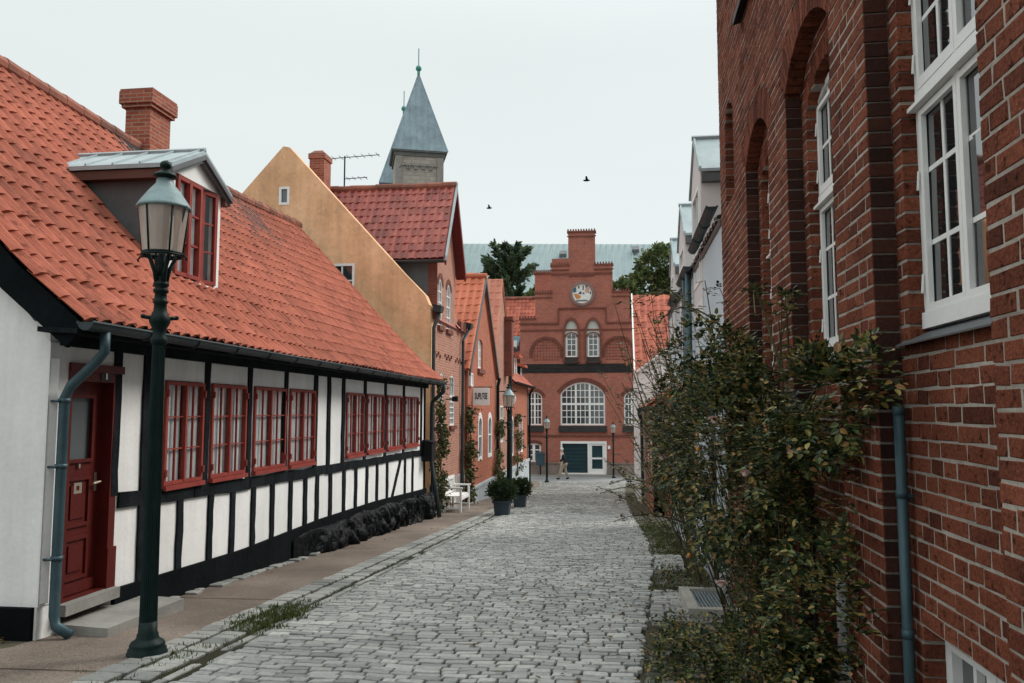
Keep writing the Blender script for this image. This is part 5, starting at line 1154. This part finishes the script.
# ------------------------------------------------------------------ garden bench
by0, by1, bx = 20.15, 21.3, -4.44; bz_ = G(21)+.01
bench = thing('garden_bench', 'white wooden garden bench with armrests against the pink brick wall', 'bench', (bx+.25,21.1,bz_))
s_ = MB()
for i in range(5): s_.box(bx+.03+i*.08,bx+.095+i*.08,by0+.04,by1-.04,bz_+.42,bz_+.45)
obj('seat', s_, m_white2, bench)
b_ = MB()
for i in range(9): y = lerp(by0+.08,by1-.12,i/8); b_.box(bx-.01,bx+.015,y,y+.045,bz_+.50,bz_+.84)
b_.box(bx-.02,bx+.025,by0,by1,bz_+.82,bz_+.90).box(bx-.02,bx+.025,by0,by1,bz_+.47,bz_+.52); obj('backrest', b_, m_white2, bench)
for y in (by0, by1-.06):
    obj('armrest', MB().box(bx,bx+.47,y-.01,y+.07,bz_+.63,bz_+.67), m_white2, bench)
    obj('leg', MB().box(bx+.40,bx+.45,y,y+.06,bz_,bz_+.63), m_white2, bench); obj('leg', MB().box(bx-.03,bx+.03,y,y+.06,bz_,bz_+.88), m_white2, bench)
    obj('rail', MB().box(bx+.03,bx+.4,y+.01,y+.05,bz_+.12,bz_+.17), m_white2, bench)
obj('rail', MB().box(bx+.40,bx+.44,by0+.06,by1-.06,bz_+.34,bz_+.41), m_white2, bench)

# ------------------------------------------------------------------ potted shrubs
def pot_shrub(x, y, r, h, label):
    z = G(y)+.015; t = thing('potted_shrub', label, 'potted plant', (x,y,z), 'potted evergreen shrubs on the kerb')
    w = r*.62; p = MB().hexa([(x-w*.85,y-w*.85,z),(x+w*.85,y-w*.85,z),(x+w*.85,y+w*.85,z),(x-w*.85,y+w*.85,z),(x-w,y-w,z+h),(x+w,y-w,z+h),(x+w,y+w,z+h),(x-w,y+w,z+h)]); k = w*1.08
    p.box(x-k,x+k,y-k,y+k,z+h-.05,z+h+.012)
    obj('pot', p, m_pot, t)
    f = MB()
    for i in range(2600):
        v = rv(); v.normalize(); q = rnd(.66,1.08)*(1+.42*noise.noise(v*2.1+Vector((x,0,0)))+.25*noise.noise(v*5+Vector((y,0,0)))); c = Vector((x,y,z+h+r*.72)) + Vector((v.x*r, v.y*r, v.z*r*.80))*q
        leaf(f, c, (v+rv()*.9+Vector((0,0,.4))), rv(), rnd(.05,.085), .4)
    f.sphere((x,y,z+h+r*.7), r*.60, 10, 7, .85)
    obj('foliage', f, m_box, t)
pot_shrub(-2.86, 19.6, .32, .34, 'larger round evergreen shrub in a square blue grey pot, nearer of the pair')
pot_shrub(-2.80, 22.6, .29, .34, 'taller pointed evergreen shrub in a blue grey pot, just behind the rounder one')

# ------------------------------------------------------------------ climbing plants on the brick fronts
def creeper(name, label, y, z0, z1, wid, n, x=-4.47, out=.28):
    t = thing(name, label, 'climbing plant', (x,y,z0), 'climbing plants on the brick fronts')
    s = MB()
    for k in range(3):
        p = [Vector((x+.06, y+.1*k-.1, z0))]
        for i in range(1, 9): q = i/8; p.append(Vector((x+.07+rnd(0,.06), y+rnd(-.12,.12)+wid*.3*math.sin(q*3+k*2), lerp(z0,z1,q*rnd(.95,1)))))
        s.tube(p, [lerp(.022,.006,i/8) for i in range(9)], 5)
    obj('stem', s, m_bark, t)
    f = MB()
    cl = [(rnd(0,1)**.8, rnd(-1,1), rnd(.2,1)) for _ in range(int(22))]
    for i in range(n):
        h, u, o = random.choice(cl); h = min(1.02, max(.03, h+random.gauss(0,.035))); u += random.gauss(0,.25)
        ww = wid*(.35+.65*math.sin(PI*min(1,h*.85+.12)))
        leaf(f, Vector((x+out*o*abs(random.gauss(.5,.4)), y+u*ww, lerp(z0,z1,h))), rv()+Vector((.5,0,-.4)), rv(), rnd(.06,.12), .6)
    obj('foliage', f, m_creeper, t); return t
creeper('climbing_plant', 'leafy climber at the near corner of the pink brick front, above the white bench', 19.35, G(19.35), .75, .50, 1400)
creeper('climbing_plant', 'upright narrow climber between the white bench and the orange brick gable', 23.3, G(23.4), .15, .38, 1300)
creeper('climbing_plant', 'dark climber on the black pipe beside the orange brick gable house', 29.2, G(29), -.3, .7, 900)
creeper('climbing_plant', 'loose climber hanging on the low corner brick house', 34.6, -2.8, -.2, 1.0, 900)

# ------------------------------------------------------------------ rose bushes on the right
def bez(a, b, c, n=12): return [a.lerp(b, i/n).lerp(b.lerp(c, i/n), i/n) for i in range(n+1)]
def compound(f, p, d, s):
    """a rose leaf: five leaflets on a stalk"""
    d = (d+Vector((0,0,-.15))).normalized(); side = d.cross(Vector((0,0,1))); side = side.normalized() if side.length > .01 else Vector((1,0,0)); up = side.cross(d)
    up = (up+rv()*.5).normalized()
    leaf(f, p+d*s*1.5, d+rv()*.2, up, s*rnd(.9,1.2), .62)
    for q in (.55, 1.1):
        for g in (-1, 1):
            if rnd(0,1) < .9: leaf(f, p+d*s*q, d*.45+side*g+rv()*.25, up, s*rnd(.7,1.0), .62)
def rose_bush(label, blobs, canes, n_leaf, size, blooms, ngaps=0):
    base = Vector((blobs[0][0][0], blobs[0][0][1], G(blobs[0][0][1]))); t = thing('rose_bush', label, 'bush', base, 'rose bushes along the right wall')
    cn, f = MB(), MB()
    for pts in canes:
        r0 = rnd(.005,.009); cn.tube(pts, [lerp(r0,.003,i/(len(pts)-1)) for i in range(len(pts))], 5)
        m = len(pts)
        for k in range(int(m*1.8)):
            i = rnd(m*.25, m-1.001); a, b = pts[int(i)], pts[int(i)+1]; p = a.lerp(b, i-int(i)); d = rv(); d.z = abs(d.z)*.5
            compound(f, p, d, size*rnd(.75,1.15))
    tot = sum(b[3] for b in blobs)
    for c, rad, dens, w in blobs:
        c = Vector(c)
        for _ in range(int(n_leaf*w/tot)):
            for _t in range(6):
                v = rv(); v.normalize(); q = rnd(.35,1.0)**.45*(1+.32*noise.noise(Vector((v.x*2.1+c.x*3, v.y*2.1+c.y, v.z*2.1))))
                p = c+Vector((v.x*rad[0], v.y*rad[1], v.z*rad[2]))*q
                if noise.noise(p*3.1) > .06 + (1-dens)*.25: break
            if p.z < G(p.y)+.02 or p.x > 1.07: continue
            d = (v+rv()*.9); compound(f, p, d, size*rnd(.5,1.3))
    obj('canes', cn, m_cane, t); obj('leaves', f, m_rose, t)
    for (p, r, kind) in blooms:
        m = {'p': m_petal2, 'f': m_petal, 'h': m_hip}[kind]; b = MB(); p = Vector(p)
        if kind == 'h': b.sphere(p, r, 8, 6, 1.2)
        else:
            for ring, k, tilt in ((1,5,.2),(.8,5,.7),(.5,4,1.2)):
                for i in range(k):
                    a = 2*PI*i/k+ring*2; d = Vector((math.cos(a), math.sin(a), tilt)).normalized(); leaf(b, p-d*r*.1, d, Vector((0,0,1)), r*1.1*(.6+.4*ring), 1.1, .5)
            b.sphere(p, r*.55, 8, 5)
        obj('rose_hip' if kind == 'h' else 'rose_bloom', b, m, t)
    return t
V = Vector
def cane_set(roots, tips, n, spread=.25, lift=.5):
    R = []
    for _ in range(n):
        a = V(random.choice(roots))+V((rnd(-.08,.08),rnd(-.15,.15),0)); a.z = G(a.y); c = V(random.choice(tips))+V((rnd(-spread,spread)*.5,rnd(-spread,spread),rnd(-spread,spread)*.6)); c.x = min(c.x, 1.04)
        b = a.lerp(c,.5)+V((rnd(-.15,.1),rnd(-.3,.3),lift*rnd(.5,1.2))); R.append(bez(a,b,c,12))
    return R
roots = [(.92,4.6,0),(.95,5.4,0),(.9,6.3,0),(.93,7.2,0)]
tips = [(.75,4.2,.5),(.55,5.2,.72),(.45,6.0,.85),(.55,6.9,.8),(.4,7.6,.65),(.9,3.8,.3),(.98,3.4,.15),(.25,6.6,.4),(.2,5.8,-.1),(.85,5.6,.95),(.6,8.2,.9)]
rose_bush('large sprawling rose bush with dark and yellowing leaves against the arched brick wall',
  [((.72,5.2,-.25),(.42,1.05,.62),.9,1.5),((.66,6.4,-.15),(.42,1.0,.62),.9,1.4),((.86,4.3,-.35),(.22,.75,.55),.9,.8),((.66,7.3,-.05),(.34,.7,.42),.75,.55),((.88,3.75,.0),(.18,.5,.26),.8,.5),((.99,3.35,.13),(.08,.22,.15),.7,.10),((.62,5.6,.30),(.36,.8,.30),.7,.6),((.9,3.9,-1.0),(.17,.5,.7),.7,.7),
   ((.90,4.9,-1.1),(.20,.8,.55),.75,.8),((.78,4.30,-1.42),(.30,.5,.30),.8,.7),((.93,6.3,-1.05),(.15,.9,.5),.7,.5),((.9,5.4,-.7),(.16,1.3,.8),.8,.8)],
  cane_set(roots, tips, 26, .5, .7) + [bez(V((.85,4.2,-1.9)),V((.55,4.4,-1.2)),V((.80,4.15,-.75))), bez(V((.6,4.6,-1.85)),V((.55,5.1,-1.3)),V((.9,5.3,-.8))),
   bez(V((.9,5.5,.3)),V((.5,5.6,.95)),V((.28,5.9,.62))), bez(V((.9,4.6,.2)),V((.75,4.7,.95)),V((.70,4.2,.50))), bez(V((.9,4.4,.3)),V((.85,4.2,.8)),V((.80,3.9,.46))), bez(V((.8,6.2,.4)),V((.45,6.9,1.3)),V((.30,7.6,1.0))), bez(V((.8,6.0,.5)),V((.35,6.2,1.1)),V((.12,6.4,.85)))],
  10500, .035, [((.42,5.1,-.55),.028,'p'),((.32,6.2,-.35),.04,'f'),((.45,4.75,-.22),.013,'h'),((.55,4.6,-.95),.035,'f'),((.52,4.5,-.05),.04,'f'),((.40,4.9,-.85),.012,'h'),((.5,5.3,-.15),.012,'h'),((.34,5.6,.1),.012,'h'),((.60,4.0,-.30),.03,'f')])
tips2 = [(.15,9.0,.95),(.0,9.6,.3),(.35,8.6,1.2),(.05,10.5,-.4),(.25,10.2,.6),(.5,9.4,1.4),(-.1,9.3,-.85),(.2,11.5,.1)]
rose_bush('farther rose bush with long bare shoots reaching towards the white sloping gable',
  [((.66,9.3,-.35),(.36,.95,.75),.7,1.3),((.68,10.6,-.8),(.32,.9,.6),.6,.8),((.80,8.9,-1.3),(.22,.5,.35),.6,.3),((.62,9.8,.20),(.34,.6,.36),.5,.3)],
  cane_set([(.9,8.8,0),(.92,9.6,0),(.9,10.6,0)], tips2, 30, .5, .6) + [bez(V((.7,8.2,-1.2)),V((.3,8.1,-.6)),V((-.17,7.95,-.80))), bez(V((.7,8.3,-1.1)),V((.3,8.3,-.55)),V((-.10,8.2,-.74))), bez(V((.7,8.1,-1.2)),V((.25,8.0,-.72)),V((-.06,7.9,-.88))), bez(V((.7,8.0,-1.1)),V((.2,7.7,-.9)),V((-.05,7.4,-1.0)))],
  1500, .038, [((.50,8.8,-.50),.055,'f'),((.15,9.2,-.1),.014,'h'),((.1,9.6,.55),.014,'h'),((.2,9.0,.9),.013,'h')])
rose_bush('low yellowing rose shrub at the foot of the wall by the cellar grate',
  [((.62,5.15,-1.62),(.42,.6,.24),.7,1.0),((.45,5.7,-1.70),(.30,.45,.16),.55,.5),((.88,4.2,-1.55),(.2,.4,.28),.8,.6)],
  cane_set([(.7,4.9,0),(.6,5.4,0),(.9,4.3,0)], [(.4,4.9,-1.35),(.3,5.6,-1.45),(.7,5.3,-1.2),(.85,4.2,-1.2)], 10, .25, .25), 1100, .034, [])
# dry trellis rods behind the bush
tr = thing('trellis', 'thin dark iron trellis rods behind the large rose bush', 'trellis', (1.03,5,G(5)))
tb = MB()
for y in (4.6,4.85): tb.tube([(1.04,y,G(y)),(1.04,y,.05)], .007, 6)
for z in (-1.3,-.6,.1): tb.tube([(1.055,4.5,z),(1.055,4.95,z)], .009, 6)
obj('rods', tb, m_black_iron, tr)

# ------------------------------------------------------------------ cellar grate
gr = thing('cellar_grate', 'pale concrete light well with a black iron grate in the cobbled verge', 'grate', (.85,8,G(8)))
gx0, gx1, gy0, gy1 = .60, 1.07, 7.5, 8.75; gz = lambda y: G(y)
fm = MB()
def gb(x0,x1,ya,yb,h): fm.hexa([(x0,ya,G(ya)-.1),(x1,ya,G(ya)-.1),(x1,yb,G(yb)-.1),(x0,yb,G(yb)-.1),(x0,ya,G(ya)+h),(x1,ya,G(ya)+h),(x1,yb,G(yb)+h),(x0,yb,G(yb)+h)])
gb(gx0,gx0+.10,gy0,gy1,.10); gb(gx0+.10,gx1,gy0,gy0+.12,.098); gb(gx0+.10,gx1,gy1-.12,gy1,.098)
obj('frame', fm, m_concrete, gr)
bars = MB()
for i in range(11):
    x = lerp(gx0+.12,gx1-.02,i/10); bars.hexa([(x-.006,gy0+.1,G(gy0)+.05),(x+.006,gy0+.1,G(gy0)+.05),(x+.006,gy1-.1,G(gy1)+.05),(x-.006,gy1-.1,G(gy1)+.05),(x-.006,gy0+.1,G(gy0)+.08),(x+.006,gy0+.1,G(gy0)+.08),(x+.006,gy1-.1,G(gy1)+.08),(x-.006,gy1-.1,G(gy1)+.08)])
for y in (7.9,8.35): bars.tube([(gx0+.1,y,G(y)+.066),(gx1,y,G(y)+.066)], .006, 4)
obj('bars', bars, m_zinc, gr)
obj('well', MB().poly([(gx0+.1,gy0,G(gy0)+.02),(gx1,gy0,G(gy0)+.02),(gx1,gy1,G(gy1)+.02),(gx0+.1,gy1,G(gy1)+.02)]), m_dark, gr)

# ------------------------------------------------------------------ weeds, moss, fallen leaves
def struct2(name, mb, m): o = obj(name, mb, m); o['kind'] = 'stuff'; o['label'] = {'weeds':'green weeds and moss growing between the kerb stones and along the verge','fallen_leaves':'brown fallen leaves scattered on street and verge','ground_cover':'low leafy ground cover along the verge under the roses'}[name]; o['category'] = {'weeds':'weeds','fallen_leaves':'leaves','ground_cover':'ground cover'}[name]; return o
wd = MB()
def tuft(x, y, n, h, r):
    for _ in range(n):
        a = rnd(0,2*PI); q = r*math.sqrt(rnd(0,1)); p = V((x+q*math.cos(a), y+q*math.sin(a), G(y)-.005)); d = V((rnd(-.6,.6),rnd(-.6,.6),1)); leaf(wd, p, d, rv(), h*rnd(.5,1.2), .16)
for i in range(90): tuft(-3.05+random.gauss(0,.13), 6.9+random.gauss(0,.33), 22, .055, .06)
for i in range(60): tuft(-3.2+random.gauss(0,.12), 5.6+random.gauss(0,.4), 8, .04, .04)
for i in range(150): y = rnd(4.8,20)**1.0; tuft(lerp(XK(y),XL(y),random.choice((.35,.70,.86,.98)))+rnd(-.02,.02), y, 7, .035, .04)
for i in range(520):
    y = rnd(3.5,18); 
    if 10.6 < y < 12.2 or 7.35 < y < 8.9: continue
    tuft(rnd(XR(y)+.0,1.02), y, 12, .05, .07)
for i in range(160): y = rnd(12.2,19); tuft(rnd(XR(y)-.02,.95), y, 16, .05, .12)
for i in range(130): y = rnd(6,14); tuft(rnd(-1.2,XR(y)), y, 4, .022, .02)
struct2('weeds', wd, m_grass)
gcv = MB()
for i in range(1500):
    y = rnd(4.2,7.4) if i % 3 else rnd(8.9,10.6); x = lerp(XR(y)+.03, 1.0, rnd(0,1)**.7); leaf(gcv, V((x,y,G(y)+rnd(.0,.10))), V((rnd(-1,1),rnd(-1,1),rnd(.1,.7))), V((0,0,1)), rnd(.03,.055), .6)
struct2('ground_cover', gcv, m_rose)
fv = MB()
for i in range(1000):
    if i < 420: y = rnd(5,20); x = XR(y)+.1+abs(random.gauss(0,.35)) if i%2 else XR(y)+random.gauss(0,.45)
    elif i < 620: y = rnd(6,11); x = random.gauss(-.5,.8)
    elif i < 790: y = rnd(5.25,5.72); x = -4.6-abs(random.gauss(0,.9))
    else: y = rnd(12,40); x = rnd(XK(y)-.8, XL(y)+.3)
    leaf(fv, V((x,y,G(y)+.022+rnd(0,.012))), V((rnd(-1,1),rnd(-1,1),rnd(-.1,.25))), V((0,0,1)), rnd(.025,.055), .6, rnd(.1,.5))
struct2('fallen_leaves', fv, m_fall)
# ------------------------------------------------------------------ trees
def tree(name, label, x, y, z0, h, blobs, n, size, m, conifer=False):
    t = thing(name, label, 'tree', (x,y,z0))
    tk = MB().tube([(x,y,z0),(x+.1,y,z0+h*.4),(x,y,z0+h*.92)], [.35,.26,.04], 8); f = MB()
    if conifer:
        for k in range(90):
            q = rnd(.22,.97); a = rnd(0,2*PI); L_ = (1-q)**.62*h*.34*rnd(.5,1.25)+.3; p0 = V((x,y,z0+h*q)); tip = p0+V((math.cos(a)*L_, math.sin(a)*L_, L_*rnd(.3,.8)))
            pts = bez(p0, p0.lerp(tip,.5)+V((0,0,-L_*.15)), tip, 6); tk.tube(pts, [lerp(.07,.015,i/6) for i in range(7)], 4)
            for _ in range(int(n/90)):
                s = rnd(.15,1.05); c = p0.lerp(tip, s)+V((0,0,-L_*.12*math.sin(PI*s)))+rv()*(.25+.34*L_*.4*(1.1-s)); leaf(f, c, (tip-p0).normalized()+rv()*.9, rv(), size*rnd(.6,1.2), .45)
    else:
        for c, r in blobs:
            c = V(c); tk.tube(bez(V((x,y,z0+h*.35)), V((x,y,c.z-.5)), c, 6), [.16,.13,.11,.09,.07,.05,.02], 5)
            for _ in range(int(n*r*r/sum(b[1]**2 for b in blobs))):
                v = rv().normalized(); q = rnd(.4,1)**.4*(1+.3*noise.noise(v*2.4+c)); p = c+v*r*q
                if noise.noise(p*.9) < -.16: continue
                leaf(f, p, v+rv()*1.0, rv(), size*rnd(.6,1.2), .7)
    obj('trunk', tk, m_bark, t); obj('crown', f, m, t)
tree('conifer_tree', 'dark conifer with upswept branches behind the tiled wing', -9.9, 74, -3.9, 19.6, None, 17000, .5, m_fir, True)
tb_ = lambda s: [(V(c), r) for c, r in s]
tree('broadleaf_tree', 'tall green broadleaf tree behind the house with the white verge board', 3.6, 74, -3.9, 18.5, tb_([((3.9,74,13.0),2.2),((2.4,73.5,11.0),1.8),((5.2,74,11.2),2.2),((3.2,74,8.8),2.0),((5.8,74,8.4),2.4),((3.6,74,6.4),2.2)]), 22000, .38, m_tree)
tree('broadleaf_tree', 'lower broadleaf tree close against the gable steps, beside a taller tree', .4, 71, -3.9, 15, tb_([((.4,71,10.2),1.5),((-.6,71,8.8),1.5),((1.3,71,9.0),1.6),((.2,71,7.2),1.8),((1.0,71,5.6),1.8)]), 17000, .38, m_tree)
tree('broadleaf_tree', 'small light green tree between the conifer and the stepped gable', -6.6, 72, -3.9, 14, tb_([((-6.9,72,10.2),1.3),((-5.9,72,9.3),1.2),((-7.4,72,9.0),1.3),((-6.4,72,7.8),1.5)]), 9000, .38, m_tree)

# ------------------------------------------------------------------ birds
def bird(x, y, z, s, lab):
    t = thing('bird', lab, 'bird', (x,y,z), 'birds in the sky'); b = MB(); b.lathe([(.01,-.22),(.05,-.15),(.07,0),(.05,.12),(.01,.2)], (0,0,0), 6); b.v = [(x+q[2]*s, y+q[1]*s, z+q[0]*s) for q in b.v]; obj('body', b, m_black_iron, t)
    for g in (-1, 1): obj('wing', MB().hexa([(x-.08*s,y,z),(x+.1*s,y,z),(x+.02*s,y+g*.28*s,z+.16*s),(x-.06*s,y+g*.28*s,z+.16*s),(x-.08*s,y,z+.02*s),(x+.1*s,y,z+.02*s),(x+.02*s,y+g*.28*s,z+.18*s),(x-.06*s,y+g*.28*s,z+.18*s)]), m_black_iron, t)
bird(-2.25, 60, 17.6, 1.3, 'small dark bird in the sky above the stepped gable'); bird(-9.8, 60, 15.7, 1.1, 'small dark bird in the sky near the spire')

# ------------------------------------------------------------------ walking person
px_, py2 = -3.15, 46.3; pz = G(py2)+.012
def skin(name, joints, edges, m, parent, root=0, sub=1):
    me = bpy.data.meshes.new(name); me.from_pydata([(px_-j[0], py2+j[1], pz+j[2]) for j in joints], edges, [])
    o = bpy.data.objects.new('tmp', me); C.objects.link(o); o.modifiers.new('s','SKIN'); sb = o.modifiers.new('u','SUBSURF'); sb.levels = sub
    for i, j in enumerate(joints): me.skin_vertices[0].data[i].radius = (j[3], j[3]*(j[4] if len(j) > 4 else 1))
    me.skin_vertices[0].data[root].use_root = True
    bpy.context.view_layer.update(); e = bpy.data.meshes.new_from_object(o.evaluated_get(bpy.context.evaluated_depsgraph_get())); C.objects.unlink(o)
    k = MB(); k.v = [tuple(v.co) for v in e.vertices]; k.f = [tuple(p.vertices) for p in e.polygons]; return obj(name, k, m, parent, True)
per = thing('person', 'person in a black jacket and khaki trousers walking past the garage door', 'person', (px_,py2,pz))
J = [(0,0,.92,.13),(.03,0,1.15,.135),(.08,0,1.40,.14),(.11,0,1.52,.055),(.14,0,1.60,.07),(.16,0,1.70,.085),
     (.06,-.10,.88,.09),(.20,-.11,.50,.065),(.30,-.11,.10,.045),(.42,-.11,.05,.04),
     (-.04,.10,.88,.09),(-.04,.11,.48,.065),(-.22,.11,.14,.045),(-.13,.11,.04,.04),
     (.07,-.20,1.38,.065),(-.06,-.24,1.12,.05),(.06,-.24,.90,.04),(.10,-.23,.82,.035),
     (.07,.20,1.38,.065),(.14,.24,1.12,.05),(.30,.22,.95,.04),(.35,.21,.89,.035)]
E_ = [(0,1),(1,2),(2,3),(3,4),(4,5),(0,6),(6,7),(7,8),(8,9),(0,10),(10,11),(11,12),(12,13),(2,14),(14,15),(15,16),(16,17),(2,18),(18,19),(19,20),(20,21)]
skin('body', J, E_, m_skin, per)
fx = lambda q: V((-q[0],q[1],q[2]))
sub_ = lambda ids, k: [(*J[i][:3], J[i][3]*k) for i in ids]
skin('jacket', [(0,0,.86,.165),(.03,0,1.15,.165),(.08,0,1.42,.165),(.07,-.20,1.39,.09),(-.06,-.245,1.12,.075),(.06,-.24,.90,.06),(.07,.20,1.39,.09),(.14,.245,1.12,.075),(.28,.22,.97,.06)], [(0,1),(1,2),(2,3),(3,4),(4,5),(2,6),(6,7),(7,8)], m_jacket, per)
skin('trousers', [(0,0,.93,.145),(.05,-.10,.84,.115),(.20,-.11,.50,.09),(.29,-.11,.13,.07),(-.03,.10,.84,.115),(-.04,.11,.48,.09),(-.21,.11,.16,.07)], [(0,1),(1,2),(2,3),(0,4),(4,5),(5,6)], m_khaki, per)
for a, b in (((.27,-.11,.07),(.46,-.11,.05)),((-.25,.11,.10),(-.08,.11,.03))): obj('shoe', MB().tube([V((px_,py2,pz))+fx(a), V((px_,py2,pz))+fx(a).lerp(fx(b),.6), V((px_,py2,pz))+fx(b)], [.055,.055,.035], 8), m_jacket, per, True)
obj('hair', MB().sphere((px_-.14,py2,pz+1.725), .098, 10, 7), m_hair, per, True)
